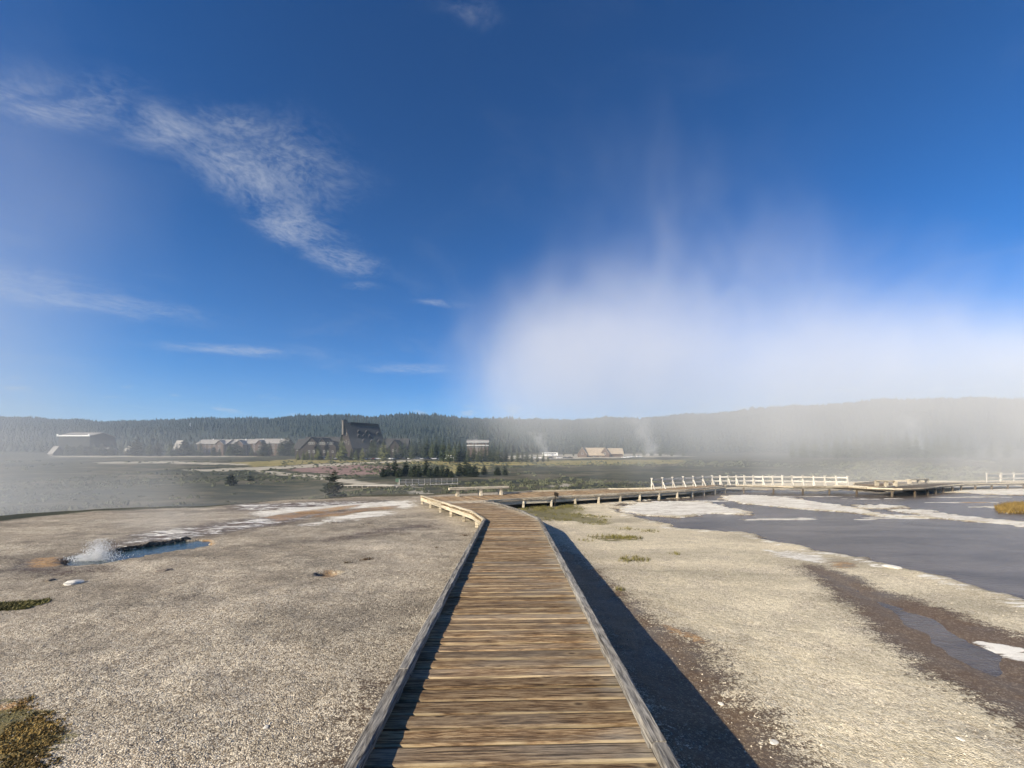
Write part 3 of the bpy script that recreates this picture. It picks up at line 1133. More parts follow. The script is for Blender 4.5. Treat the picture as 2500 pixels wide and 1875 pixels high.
# second leg: bends to the left and widens into the junction
dkx = lambda px, py, dx: dk(px, py) + Vector((dx, 0, 0))
BL = [D(-HW, yA), dkx(1154, 1253, -0.06), dkx(1100, 1236, -0.06), dkx(1080, 1229.5, -0.06)]
BR = [D(HW, yA + SK), dkx(1272, 1251, 0.06), dkx(1221, 1234, 0.06), dkx(1180, 1227, 0.06)]
SL, SR = pl_len(BL), pl_len(BR)
nB = int((SL[-1] + SR[-1]) / 2 / W)
for k in range(nB):
    lay_plank(pl_at(BL, SL, k / nB), pl_at(BL, SL, (k + 1) / nB), pl_at(BR, SR, k / nB), pl_at(BR, SR, (k + 1) / nB), over=0.04)
# cross leg: front edge and back edge traced along the deck
CF = [BL[-1] + Vector((0, 0.02, 0)), BR[-1] + Vector((0, 0.02, 0))] + [dk(*p) for p in ((1213, 1224.5), (1273, 1220.5), (1336, 1218), (1396, 1214), (1453, 1211), (1507, 1208), (1554, 1205), (1675, 1198.5), (1725, 1193.5), (1770, 1189))]
CB = [dk(1026, 1213), dk(1117, 1211.5), dk(1223, 1207), dk(1300, 1201), dk(1402, 1198.5), dk(1485, 1195), dk(1583, 1195), dk(1640, 1191), dk(1738, 1183.5)]
for p in CF:
    p.z = deck_z(p.y)
SF, SB = pl_len(CF), pl_len(CB)
nC = int((SF[-1] + SB[-1]) / 2 / W)
N_C_SINGLE = 118
rest = MB()
for k in range(nC):
    a, b2 = pl_at(CF, SF, k / nC), pl_at(CF, SF, (k + 1) / nC)
    c, d = pl_at(CB, SB, k / nC), pl_at(CB, SB, (k + 1) / nC)
    if len(plank_objs) < 296:
        lay_plank(c, d, a, b2, over=0.04)
    else:
        g0, g1 = a.lerp(b2, 0.03), a.lerp(b2, 0.97)
        h0, h1 = c.lerp(d, 0.03), c.lerp(d, 0.97)
        dn = Vector((0, 0, -TH))
        zj = Vector((0, 0, random.uniform(-0.003, 0.003)))
        T = [g0 + zj, g1 + zj, h1 + zj, h0 + zj]
        rest.add(T + [p + dn for p in T], [(0, 1, 2, 3), (7, 6, 5, 4), (0, 4, 5, 1), (1, 5, 6, 2), (2, 6, 7, 3), (3, 7, 4, 0)])
# far legs of the walk, in the steam
EF = [CF[-1].copy()] + [dk(*p) for p in ((1795, 1187.5), (1900, 1190), (1936, 1191.5), (2072, 1191.5), (2116, 1194.5), (2202, 1197), (2256, 1195), (2306, 1188.5), (2357, 1184), (2500, 1181), (2700, 1180))]
EB = [CB[-1].copy()]
for i in range(1, len(EF)):
    a = EF[i]
    t0 = EF[min(i + 1, len(EF) - 1)] - EF[i - 1]
    nrm = Vector((-t0.y, t0.x, 0)).normalized()
    EB.append(a + nrm * 2.0)
SEF, SEB = pl_len(EF), pl_len(EB)
nE = int((SEF[-1] + SEB[-1]) / 2 / W)
for k in range(nE):
    a, b2 = pl_at(EF, SEF, (k + 0.03) / nE), pl_at(EF, SEF, (k + 0.97) / nE)
    c, d = pl_at(EB, SEB, (k + 0.03) / nE), pl_at(EB, SEB, (k + 0.97) / nE)
    dn = Vector((0, 0, -TH))
    zj = Vector((0, 0, random.uniform(-0.003, 0.003)))
    T = [a + zj, b2 + zj, d + zj, c + zj]
    rest.add(T + [p + dn for p in T], [(0, 1, 2, 3), (7, 6, 5, 4), (0, 4, 5, 1), (1, 5, 6, 2), (2, 6, 7, 3), (3, 7, 4, 0)])
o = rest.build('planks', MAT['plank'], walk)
o['kind'] = 'stuff'


def beam_obj(name, a, b, w, h, mat, parent, seg=4, jit=0.002, ch=0.14):
    """beam with its own origin so that the grain follows it"""
    a, b = Vector(a), Vector(b)
    d = b - a
    m = MB()
    m.bar((-d.length / 2, 0, 0), (d.length / 2, 0, 0), w, h, seg=seg, jit=jit, ch=ch)
    me = m.mesh(name)
    me.materials.append(mat)
    o = bpy.data.objects.new(name, me)
    COL.objects.link(o)
    o.parent = parent
    o.location = (a + b) / 2
    o.rotation_euler = (0, -math.atan2(d.z, math.hypot(d.x, d.y)), math.atan2(d.y, d.x))
    return o


UP = Vector((0, 0, 1))


def child_local(o, parent):
    """keep the world place after parenting to a part"""
    o.parent = parent
    o.matrix_parent_inverse = (Matrix.Translation(parent.location) @ parent.rotation_euler.to_matrix().to_4x4()).inverted()


def curb_line(P, mat, inset=0.0, maxlen=2.45, w=0.088, h=0.066, gap=0.024, blocks=True, skirt=True, skirtmat=None, bstep=1.2, side=1):
    """kerb beams on spacer blocks along the deck edge, with a rim joist below"""
    for i in range(len(P) - 1):
        a0, b0 = P[i], P[i + 1]
        L = (b0 - a0).length
        if L < 0.15:
            continue
        n = max(1, round(L / maxlen))
        for k in range(n):
            a, b2 = a0.lerp(b0, k / n), a0.lerp(b0, (k + 1) / n)
            dd = (b2 - a).normalized()
            o = beam_obj('curb', a + UP * (gap + h / 2) + dd * 0.006, b2 + UP * (gap + h / 2) - dd * 0.006, w, h, mat, walk, seg=12, jit=0.005)
            if blocks:
                nb = max(1, int((b2 - a).length / bstep))
                for q in range(nb + 1):
                    t = (q + 0.12) / (nb + 0.24) if nb else 0.5
                    p = a.lerp(b2, t)
                    s = beam_obj('spacer_block', p - dd * 0.07 + UP * gap / 2, p + dd * 0.07 + UP * gap / 2, w * 0.9, gap + 0.004, mat, None, seg=1)
                    child_local(s, o)
            if skirt:
                sk = UP * (-TH - 0.09)
                beam_obj('rim_joist', a + sk, b2 + sk, 0.045, 0.17, skirtmat or mat, walk, seg=2, jit=0.002)


def stub_posts(P, step, mat, off=Vector((0, 0, 0)), topdrop=0.05, sz=0.12):
    S = pl_len(P)
    n = max(1, int(S[-1] / step))
    for k in range(n + 1):
        p = pl_at(P, S, k / n) + off
        g = ground_z(p.x, p.y)
        top = p.z - topdrop
        if top - g < 0.05:
            continue
        m = MB()
        m.bar((0, 0, g - 0.1 - top), (0, 0, 0), sz, sz, up=(0, 1, 0), ch=0.06)
        me = m.mesh('post')
        me.materials.append(mat)
        link('post', me, walk, (p.x, p.y, top))


CW = 0.842
AL = [D(-CW, -1.6), D(-CW, 3.0), D(-CW, 7.9), D(-CW, yA - 0.05)]
AR = [D(CW, -1.6), D(CW, 2.2), D(CW, 7.1), D(CW, yA + 0.1)]
curb_line(AL, MAT['curb'])
curb_line(AR, MAT['curb'])
inset = lambda P, dx, dy: [Vector((p.x + dx, p.y + dy, p.z)) for p in P]
bl = inset(BL, 0.06, 0)
bl[0] = AL[-1].copy()
bl = bl[:4] + [Vector((CB[0].x + 0.05, CB[0].y, CB[0].z))]
curb_line(bl, MAT['pale_wood'])
br = inset(BR, -0.06, 0)
br[0] = AR[-1].copy()
curb_line(br, MAT['curb'])
cf = [p.copy() for p in CF[1:]]
for p in cf:
    p.y += 0.05
curb_line(cf, MAT['pale_wood'], maxlen=3.0)
cb = [p.copy() for p in CB[2:7]]
curb_line(cb, MAT['pale_wood'], maxlen=3.0, skirt=True)
ef = [p.copy() for p in EF]
curb_line(ef, MAT['pale_wood'], maxlen=3.0, blocks=False, skirt=False, h=0.10)
curb_line([p.copy() for p in EB[7:]], MAT['pale_wood'], maxlen=3.0, blocks=False)
curb_line([EB[4].copy(), EB[5].copy(), EB[6].copy()], MAT['pale_wood'], maxlen=3.0, blocks=False)
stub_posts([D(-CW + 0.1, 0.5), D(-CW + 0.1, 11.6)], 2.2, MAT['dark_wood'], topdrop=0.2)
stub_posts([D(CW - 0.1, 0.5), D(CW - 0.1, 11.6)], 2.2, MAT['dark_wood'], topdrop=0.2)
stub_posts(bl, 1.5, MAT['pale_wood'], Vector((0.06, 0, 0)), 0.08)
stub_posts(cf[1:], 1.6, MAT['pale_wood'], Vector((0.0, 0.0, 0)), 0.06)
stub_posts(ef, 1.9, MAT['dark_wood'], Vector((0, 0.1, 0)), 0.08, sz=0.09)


# railing along the far side of the cross leg
def railing(P, nposts, hgt, name='railing', brace=True, parent=walk, mat=None, ends=True, gy_=None, rails=(0.42, 0.86), psz=0.085, rsz=(0.05, 0.115)):
    mat = mat or MAT['rail_wood']
    S = pl_len(P)
    root = beam_obj(name, pl_at(P, S, 0.0) + UP * (hgt * rails[1]), pl_at(P, S, 1.0 / (nposts - 1)) + UP * (hgt * rails[1]), rsz[0], rsz[1], mat, parent, seg=2)
    pts = [pl_at(P, S, k / (nposts - 1)) for k in range(nposts)]
    for k, p in enumerate(pts):
        z0 = p.z if gy_ is None else gy_(p.x, p.y) - 0.1
        s = beam_obj('post', Vector((p.x, p.y, z0 - TH)), Vector((p.x, p.y, p.z + hgt)), psz, psz, mat, None, seg=1)
        child_local(s, root)
        cap = beam_obj('post_cap', Vector((p.x - psz * 0.7, p.y, p.z + hgt + 0.02)), Vector((p.x + psz * 0.7, p.y, p.z + hgt + 0.02)), psz * 1.4, 0.05, mat, None, seg=1)
        child_local(cap, root)
        if brace:
            t = (pts[min(k + 1, nposts - 1)] - pts[max(k - 1, 0)]).normalized()
            nn = Vector((t.y, -t.x, 0))
            s2 = beam_obj('brace', p + nn * 0.26 + UP * -0.02, p + nn * 0.06 + UP * (hgt * 0.62), 0.07, 0.07, mat, None, seg=1)
            child_local(s2, root)
    for k in range(nposts - 1):
        for j, fr in enumerate(rails):
            if k == 0 and j == 1:
                continue
            r = beam_obj('rail', pts[k] + UP * (hgt * fr), pts[k + 1] + UP * (hgt * fr), rsz[0], rsz[1], mat, None, seg=2)
            child_local(r, root)
    return root


RP1 = [dk(1591, 1194.5), dk(1640, 1190.5), dk(1738, 1184)]
RP2 = [dk(1738, 1184), dk(1824, 1183), dk(1940, 1184), dk(2069, 1186.5)]
r1 = railing(RP1, 7, 0.74)
r1['label'] = 'near stretch of two-rail fence on the cross leg'
r2 = railing(RP2, 15, 0.74)
r2['label'] = 'far stretch of two-rail fence fading into steam'
# short rail panel at the far right of the walk
q0, q1 = dk(2409, 1178), dk(2442, 1177.5)
r3 = railing([q0, q1], 2, 0.80, brace=False, rails=(0.08, 0.5, 0.95))
q2, q3 = dk(2445, 1177), dk(2560, 1174)
r4 = railing([q2, q3], 5, 0.80, brace=False, rails=(0.4, 0.9))

# raised viewing platform with low seats, in the steam
plat = empty('viewing_platform', dk(2200, 1186))
tag(plat, 'low wooden viewing platform edged with seats in the steam beyond the runoff', 'platform')


def pl_part(name, a, b, w, h, mat, zoff=0.0):
    o = beam_obj(name, a + UP * zoff, b + UP * zoff, w, h, mat, None, seg=2)
    o.parent = plat
    o.location = o.location - plat.location
    return o


pp = [dk(2085, 1184), dk(2180, 1176.5), dk(2262, 1178.5), dk(2225, 1186), dk(2140, 1189)]
for k in range(14):
    t = (k + 0.5) / 14
    a = pp[0].lerp(pp[4], t)
    b2 = pp[1].lerp(pp[2], t)
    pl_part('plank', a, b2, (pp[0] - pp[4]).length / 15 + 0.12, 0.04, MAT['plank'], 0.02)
pl_part('bench_seat', dk(2137, 1187), dk(2182, 1188), 0.3, 0.08, MAT['pale_wood'], 0.42)
for p in (dk(2137, 1187), dk(2160, 1187.5), dk(2182, 1188)):
    pl_part('leg', p, p + Vector((0.22, 0, 0)), 0.15, 0.40, MAT['pale_wood'], 0.2)
pl_part('bench_seat', dk(2217, 1184), dk(2262, 1181), 0.3, 0.08, MAT['pale_wood'], 0.42)
for p in (dk(2217, 1184), dk(2240, 1182.5), dk(2260, 1181)):
    pl_part('leg', p, p + Vector((0.22, 0, 0)), 0.15, 0.40, MAT['pale_wood'], 0.2)
for a, b2 in ((pp[0], pp[1]), (pp[1], pp[2])):
    pl_part('curb', a, b2, 0.12, 0.12, MAT['pale_wood'], 0.12)

# bench at the back of the junction
b0, b1 = dk(1112, 1212), dk(1226, 1207.5)
bd = (b1 - b0).normalized()
bench = empty('bench', (b0 + b1) / 2, math.atan2(bd.y, bd.x))
tag(bench, 'long backless wooden bench on three trestle legs at the boardwalk junction', 'bench')
BL2 = (b1 - b0).length
m = MB()
m.bar((-BL2 / 2 - 0.38, -0.09, 0.43), (BL2 / 2 + 0.38, -0.09, 0.43), 0.16, 0.13, seg=8, jit=0.004)
m.build('seat_beam', MAT['pale_wood'], bench)
m = MB()
m.bar((-BL2 / 2 - 0.36, 0.09, 0.43), (BL2 / 2 + 0.37, 0.09, 0.43), 0.16, 0.13, seg=8, jit=0.004)
m.build('seat_beam', MAT['pale_wood'], bench)
for t in (-0.46, 0.02, 0.46):
    m = MB()
    x = t * BL2
    poly = [(-0.24, 0), (0.24, 0), (0.14, 0.26), (0.18, 0.36), (-0.18, 0.36), (-0.14, 0.26)]
    m.prism(poly, (Vector((x - 0.07, 0, 0)), Vector((0, 1, 0)), UP), (Vector((x + 0.07, 0, 0)), Vector((0, 1, 0)), UP))
    m.build('leg', MAT['pale_wood'], bench)

# little dark trail sign seen from behind, at the front edge of the cross leg
sp_ = dk(1354, 1216.5)
sign = empty('trail_sign', (sp_.x, sp_.y - 0.12, sp_.z - 0.2))
tag(sign, 'small dark tilted trail sign on a stake at the front edge of the boardwalk', 'sign')
m = MB()
m.bar((0, 0, -0.3), (0.02, 0, 0.34), 0.05, 0.05, up=(0, 1, 0))
m.build('stake', MAT['sign'], sign)
m = MB()
m.box(-0.12, 0.12, -0.015, 0.015, -0.13, 0.13, Matrix.Translation((0.08, 0, 0.42)) @ Euler((R_(38), R_(18), R_(-20))).to_matrix().to_4x4())
m.build('panel', MAT['sign'], sign)

# ================================================================== far boardwalk with its fence, down in the valley
f0, f1 = hit(975, 1188), hit(1117, 1183)
f0.z += 0.25
f1.z += 0.25
fence = empty('valley_fence', f0)
tag(fence, 'grey railed fence along the lower boardwalk in front of the dark pine clump', 'fence')
NF = 11
MAT['far_wood'] = simple_mat('grey_far_wood', (0.42, 0.39, 0.34), 0.85, 0.2, 2)
fp = [f0.lerp(f1, k / (NF - 1)) for k in range(NF)]
for k, p in enumerate(fp):
    m = MB()
    m.bar((0, 0, -0.7), (0, 0, 1.12), 0.13, 0.13, up=(0, 1, 0))
    me = m.mesh('post')
    me.materials.append(MAT['far_wood'])
    link('post', me, fence, p - f0)
for k in range(NF - 1):
    for hh in (0.45, 0.72, 1.02):
        m = MB()
        m.bar(fp[k] - f0 + UP * hh, fp[k + 1] - f0 + UP * hh, 0.05, 0.10)
        m.build('rail', MAT['far_wood'], fence)
lw_pts = [hit(845, 1188), hit(905, 1188.5), hit(975, 1189)]
lw_pts = [p + UP * 0.3 for p in lw_pts] + [f0.copy() + Vector((0, -0.3, 0)), f1.copy() + Vector((0, -0.3, 0))]
lowwalk = empty('lower_boardwalk', lw_pts[0])
tag(lowwalk, 'narrow grey boardwalk crossing the valley behind the lone pine', 'boardwalk')
for i in range(len(lw_pts) - 1):
    if (lw_pts[i + 1] - lw_pts[i]).length < 0.5:
        continue
    m = MB()
    a, b2 = lw_pts[i] - lw_pts[0], lw_pts[i + 1] - lw_pts[0]
    m.bar(a + Vector((0, -0.8, 0)), b2 + Vector((0, -0.8, 0)), 1.8, 0.1)
    m.build('deck_panel', MAT['far_wood'], lowwalk)
    n = max(1, int((b2 - a).length / 3))
    for k in range(n):
        m = MB()
        p = a.lerp(b2, k / n)
        m.bar(p + Vector((0, -1.5, -0.9)), p + Vector((0, -1.5, 0.0)), 0.2, 0.2, up=(0, 1, 0))
        m.build('post', MAT['far_wood'], lowwalk)
# green map box at the fence's end
gb = hit(972, 1187)
box = empty('map_box', gb)
tag(box, 'small dull green box on a post at the end of the valley fence', 'sign')
MAT['green_paint'] = simple_mat('dull_green_paint', (0.06, 0.11, 0.075), 0.6, 0.2, 2)
m = MB()
m.bar((0, 0, -0.2), (0, 0, 0.8), 0.12, 0.12, up=(0, 1, 0))
m.build('post', MAT['far_wood'], box)
m = MB()
m.box(-0.45, 0.45, -0.25, 0.25, 0.8, 1.35)
m.build('case', MAT['green_paint'], box)
m = MB()
m.prism([(-0.5, 1.35), (0.5, 1.35), (0.5, 1.42), (0, 1.52), (-0.5, 1.42)], (Vector((0, -0.3, 0)), Vector((1, 0, 0)), UP), (Vector((0, 0.3, 0)), Vector((1, 0, 0)), UP))
m.build('lid', MAT['green_paint'], box)

# ================================================================== buildings across the valley
MAT['log'] = simple_mat('dark_log_wall', (0.028, 0.020, 0.016), 0.85, 0.3, 1.5)
MAT['shingle'] = simple_mat('dark_grey_shingle_roof', (0.045, 0.044, 0.045), 0.9, 0.3, 1.2)
MAT['stone'] = simple_mat('chimney_stone', (0.12, 0.11, 0.10), 0.9, 0.3, 1.5)
MAT['frame'] = simple_mat('pale_window_frame', (0.55, 0.54, 0.50), 0.6, 0.1, 1)
MAT['glass'] = simple_mat('dark_window_glass', (0.03, 0.035, 0.04), 0.1, 0.2, 1, spec=0.6)
MAT['brown_wall'] = simple_mat('brown_plank_wall', (0.095, 0.065, 0.05), 0.85, 0.25, 1)
MAT['grey_roof'] = simple_mat('weathered_grey_roof', (0.25, 0.235, 0.22), 0.9, 0.2, 0.8)
MAT['tan_roof'] = simple_mat('tan_shingle_roof', (0.33, 0.27, 0.20), 0.9, 0.2, 0.8)
MAT['white_paint'] = simple_mat('white_paint', (0.78, 0.78, 0.76), 0.5, 0.06, 1)
MAT['black'] = simple_mat('dark_iron', (0.03, 0.03, 0.03), 0.6, 0.2, 2)


def gable_block(root, T, L, Dp, z0, ze, zr, wall, roof, over=0.6, wins=None, rth=0.35, wname='wall', hip=0.0):
    """block with a gable roof, ridge along local x; T places it in the root's frame"""
    tr = lambda p: T @ Vector(p)
    h = Dp / 2
    m = MB()
    prof = [(-h, z0), (h, z0), (h, ze), (0, zr), (-h, ze)]
    vs = [tr((s * L / 2, p, q)) for s in (-1, 1) for (p, q) in prof]
    m.add(vs, [(4, 3, 2, 1, 0), (5, 6, 7, 8, 9), (0, 1, 6, 5), (1, 2, 7, 6), (2, 3, 8, 7), (3, 4, 9, 8), (4, 0, 5, 9)])
    m.build(wname, wall, root)
    for s in (-1, 1):
        m = MB()
        sl = (zr - ze) / h
        e = over
        yo, zo = s * (h + e), ze - e * sl
        Lh = L / 2 + over
        a = [(-Lh, 0, zr + 0.05), (Lh, 0, zr + 0.05), (Lh, yo, zo), (-Lh, yo, zo)]
        if hip:
            a[0] = (-Lh + hip, 0, zr + 0.05)
            a[1] = (Lh - hip, 0, zr + 0.05)
        b = [(p[0], p[1], p[2] + rth) for p in a]
        m.add([tr(p) for p in a + b], [(3, 2, 1, 0), (4, 5, 6, 7), (0, 1, 5, 4), (1, 2, 6, 5), (2, 3, 7, 6), (3, 0, 4, 7)])
        m.build('roof_slope', roof, root)
    for (fx_, fz_, w, hh, face) in (wins or []):
        # window on the front (-y) face or a gable end (face 'l' / 'r')
        m, g = MB(), MB()
        if face == 'f':
            bx = lambda M_, w, hh, d0, d1: M_.add([tr(p) for p in ((fx_ - w / 2, -h - d1, fz_ - hh / 2), (fx_ + w / 2, -h - d1, fz_ - hh / 2), (fx_ + w / 2, -h - d0, fz_ - hh / 2), (fx_ - w / 2, -h - d0, fz_ - hh / 2),
                                                                   (fx_ - w / 2, -h - d1, fz_ + hh / 2), (fx_ + w / 2, -h - d1, fz_ + hh / 2), (fx_ + w / 2, -h - d0, fz_ + hh / 2), (fx_ - w / 2, -h - d0, fz_ + hh / 2))],
                                                  [(0, 3, 2, 1), (4, 5, 6, 7), (0, 1, 5, 4), (1, 2, 6, 5), (2, 3, 7, 6), (3, 0, 4, 7)])
        else:
            sg = -1 if face == 'l' else 1
            xo = sg * L / 2
            bx = lambda M_, w, hh, d0, d1: M_.add([tr(p) for p in ((xo + sg * d0, fx_ - w / 2, fz_ - hh / 2), (xo + sg * d1, fx_ - w / 2, fz_ - hh / 2), (xo + sg * d1, fx_ + w / 2, fz_ - hh / 2), (xo + sg * d0, fx_ + w / 2, fz_ - hh / 2),
                                                                   (xo + sg * d0, fx_ - w / 2, fz_ + hh / 2), (xo + sg * d1, fx_ - w / 2, fz_ + hh / 2), (xo + sg * d1, fx_ + w / 2, fz_ + hh / 2), (xo + sg * d0, fx_ + w / 2, fz_ + hh / 2))],
                                                  [(0, 3, 2, 1), (4, 5, 6, 7), (0, 1, 5, 4), (1, 2, 6, 5), (2, 3, 7, 6), (3, 0, 4, 7)])
        bx(m, w + 0.3, hh + 0.3, -0.05, 0.08)
        fo = m.build('window', MAT['frame'], root)
        bx(g, w, hh, 0.0, 0.12)
        g.build('pane', MAT['glass'], fo)


def TR(x, y, z=0, deg=0):
    return Matrix.Translation((x, y, z)) @ Matrix.Rotation(R_(deg), 4, 'Z')


# --- the great log inn
IY = 300.0
ib = at(845, 1119, IY)
inn = empty('log_inn', (ib.x, IY, gz(ib.x, IY)))
tag(inn, 'huge dark log inn with steep roof, stone chimney and row of roof flagpoles', 'inn')
g0 = inn.location.z
zi = lambda py, y=IY: at(845, py, y).z - g0
th = 45.0
Lr, Wd = 25.5, 25.5
zr_, ze_ = zi(1033), zi(1091)
u = Vector((math.cos(R_(th)), math.sin(R_(th)), 0))
cM = u * (Lr / 2)
TM = TR(cM.x, cM.y, 0, th)
gable_block(inn, TM, Lr, Wd, -1, ze_, zr_, MAT['log'], MAT['shingle'], over=1.2, rth=0.5,
            wins=[(-0.9, zi(1060), 0.9, 1.8, 'l'), (0.9, zi(1060), 0.9, 1.8, 'l'), (-4.5, zi(1082), 1.0, 1.6, 'l'), (4.2, zi(1080), 1.0, 1.6, 'l'), (0, zi(1078), 1.2, 1.8, 'l'), (6.5, zi(1081), 0.8, 1.6, 'l'),
                  (-6, 3.5, 1.2, 1.6, 'f'), (0, 3.5, 1.2, 1.6, 'f'), (6, 3.5, 1.2, 1.6, 'f')])
m = MB()
c0 = Vector((-1.6, 1.0, 0))
m.box(-1.6, 1.6, -1.5, 1.5, zr_ - 9, zr_ + 1.7, TR(c0.x, c0.y, 0, th))
ch = m.build('chimney', MAT['stone'], inn)
m = MB()
m.box(-1.8, 1.8, -1.7, 1.7, zr_ + 1.7, zr_ + 2.2, TR(c0.x, c0.y, 0, th))
m.build('chimney_cap', MAT['stone'], ch)
m = MB()
m.box(-0.7, 0.7, -0.7, 0.7, zr_ + 2.2, zr_ + 2.9, TR(c0.x, c0.y, 0, th))
m.build('flue', MAT['black'], ch)
# roof walk along the ridge
m = MB()
m.box(-Lr / 2 + 2.5, Lr / 2 - 0.2, -1.9, 1.9, zr_ - 1.2, zr_ - 0.2, TM)
rw = m.build('roof_walk', MAT['log'], inn)
for s in (-1, 1):
    m = MB()
    m.box(-Lr / 2 + 2.5, Lr / 2 - 0.2, s * 1.85 - 0.08, s * 1.85 + 0.08, zr_ - 0.2, zr_ + 0.9, TM)
    m.build('balustrade', MAT['log'], rw)
for k, (px, pt) in enumerate(((842, 1013), (849, 1012), (860, 1016), (866, 1013.5), (877, 1017), (883, 1017), (892, 1016.5), (899, 1017))):
    t = (px - 845) / (902 - 845)
    p = u * (Lr * min(max(t, 0.02), 0.98)) + Vector((0, -1.0, 0))
    m = MB()
    top = zi(pt, IY + p.y)
    m.tube((p.x, p.y, zr_ - 0.5), (p.x, p.y, top), 0.13, 0.10, 6)
    po = m.build('flagpole', MAT['black'], inn)
    m = MB()
    m.box(0.0, 0.55, -0.03, 0.03, top - 1.6, top - 0.2, Matrix.Translation((p.x, p.y, 0)))
    m.build('furled_flag', MAT['black'], po)


def dormer(along, frac, w=2.0, hgt=1.9):
    """small gabled dormer on the slope that looks towards the meadow"""
    v = Vector((u.y, -u.x, 0))
    run = Wd / 2 * frac
    zz = zr_ - (zr_ - ze_) * frac
    p = u * (Lr * along) + v * run
    ang = math.degrees(math.atan2(v.y, v.x))
    T2 = Matrix.Translation((p.x, p.y, zz)) @ Matrix.Rotation(R_(ang), 4, 'Z')
    m = MB()
    prof = [(-w / 2, -0.6), (w / 2, -0.6), (w / 2, hgt * 0.6), (0, hgt + 0.6), (-w / 2, hgt * 0.6)]
    vs = [T2 @ Vector((s, p_, q_)) for s in (-2.2, 0.9) for (p_, q_) in prof]
    m.add(vs, [(4, 3, 2, 1, 0), (5, 6, 7, 8, 9), (0, 1, 6, 5), (1, 2, 7, 6), (4, 0, 5, 9)])
    d = m.build('dormer', MAT['log'], inn)
    for s in (-1, 1):
        m = MB()
        a = [(-2.4, 0, hgt + 0.65), (1.3, 0, hgt + 0.65), (1.3, s * (w / 2 + 0.4), hgt * 0.6 - 0.35), (-2.4, s * (w / 2 + 0.4), hgt * 0.6 - 0.35)]
        b = [(q[0], q[1], q[2] + 0.18) for q in a]
        m.add([T2 @ Vector(q) for q in a + b], [(3, 2, 1, 0), (4, 5, 6, 7), (0, 1, 5, 4), (1, 2, 6, 5), (2, 3, 7, 6), (3, 0, 4, 7)])
        m.build('dormer_roof', MAT['shingle'], d)
    m = MB()
    m.box(0.9, 1.0, -0.45, 0.45, 0.1, 1.1, T2)
    m.build('pane', MAT['glass'], d)


for al, fr in ((0.30, 0.42), (0.55, 0.42), (0.90, 0.46), (0.26, 0.60), (0.42, 0.60), (0.60, 0.60), (0.36, 0.82), (0.62, 0.82), (0.86, 0.80)):
    dormer(al, fr)
# flared lower roof and porch in front
vv = Vector((u.y, -u.x, 0))
pc = u * (Lr * 0.55) + vv * (Wd / 2 + 3.5)
gable_block(inn, TR(pc.x, pc.y, 0, th), 15, 7.5, -1, 4.2, 6.6, MAT['log'], MAT['shingle'], over=0.7, wname='porch')
# wings left of the lobby, with their cross gables
xl = lambda px, y=IY: at(px, 1100, y).x - inn.location.x
w0, w1 = xl(735), xl(838)
gable_block(inn, TR((w0 + w1) / 2, 9, 0, 2), w1 - w0, 14, -1, zi(1087), zi(1066.5), MAT['log'], MAT['shingle'], over=0.8)
for px, pk, hw, ev in ((771, 1069.5, 7.6, 1093), (796, 1070.5, 5.4, 1092), (816, 1078, 4.2, 1092)):
    xx = xl(px)
    gable_block(inn, TR(xx, 2.0, 0, 90), 17, hw * 2, -1, zi(ev), zi(pk), MAT['log'], MAT['shingle'], over=0.7,
                wins=[(-1.6, zi(1083), 0.9, 1.4, 'l'), (0, zi(1083), 0.9, 1.4, 'l'), (1.6, zi(1083), 0.9, 1.4, 'l'), (-1.8, zi(1103), 0.9, 1.4, 'l'), (1.8, zi(1103), 0.9, 1.4, 'l')])
gable_block(inn, TR(xl(748), 1.0, 0, 0), 12, 12, -1, zi(1094), zi(1073), MAT['log'], MAT['shingle'], over=0.8, wins=[(-4.5, zi(1098), 1, 1.4, 'f')])
# wing right of the lobby
gable_block(inn, TR(xl(952), 16, 0, 4), 20, 13, -1, zi(1090), zi(1069), MAT['log'], MAT['shingle'], over=0.8)
gable_block(inn, TR(xl(963), 8, 0, 90), 16, 9, -1, zi(1092), zi(1074), MAT['log'], MAT['shingle'], over=0.7, wins=[(-1.2, zi(1100), 0.9, 1.4, 'l'), (1.2, zi(1100), 0.9, 1.4, 'l')])

# --- long three-storey lodge left of the inn
LY = 350.0
lb = at(590, 1108, LY)
lodge = empty('long_lodge', (lb.x, LY, gz(lb.x, LY)))
tag(lodge, 'long brown three-storey lodge with grey roof left of the dark inn', 'building')
zl = lambda py: at(590, py, LY).z - lodge.location.z
xg = lambda px: at(px, 1100, LY).x - lodge.location.x
for (a, b2, yy, ev, rg) in ((496, 566, 0, 1083.5, 1074), (568, 622, 3, 1083, 1073), (624, 706, 1, 1082.5, 1072)):
    Lb = xg(b2) - xg(a)
    wins = []
    nw = max(3, int(Lb / 4.2))
    for r, pz in enumerate((1087.5, 1094.5, 1101.5)):
        for k in range(nw):
            wins.append((-Lb / 2 + (k + 0.5) * Lb / nw, zl(pz), 1.1, 1.3, 'f'))
    gable_block(lodge, TR((xg(a) + xg(b2)) / 2, yy, 0, 0), Lb, 13, -2, zl(ev), zl(rg), MAT['brown_wall'], MAT['grey_roof'], over=0.8, wins=wins)
for px in (553, 600, 648):
    gable_block(lodge, TR(xg(px), -4, 0, 90), 9, 7, -2, zl(1085), zl(1076), MAT['brown_wall'], MAT['grey_roof'], over=0.6, wins=[(0, zl(1090), 1.2, 1.4, 'l'), (0, zl(1098), 1.2, 1.4, 'l')])
for px in (521, 601, 644, 688):
    m = MB()
    m.tube((xg(px), 0, zl(1076)), (xg(px), 0, zl(1071)), 0.5, 0.4, 8)
    m.build('roof_vent', MAT['white_paint'], lodge)

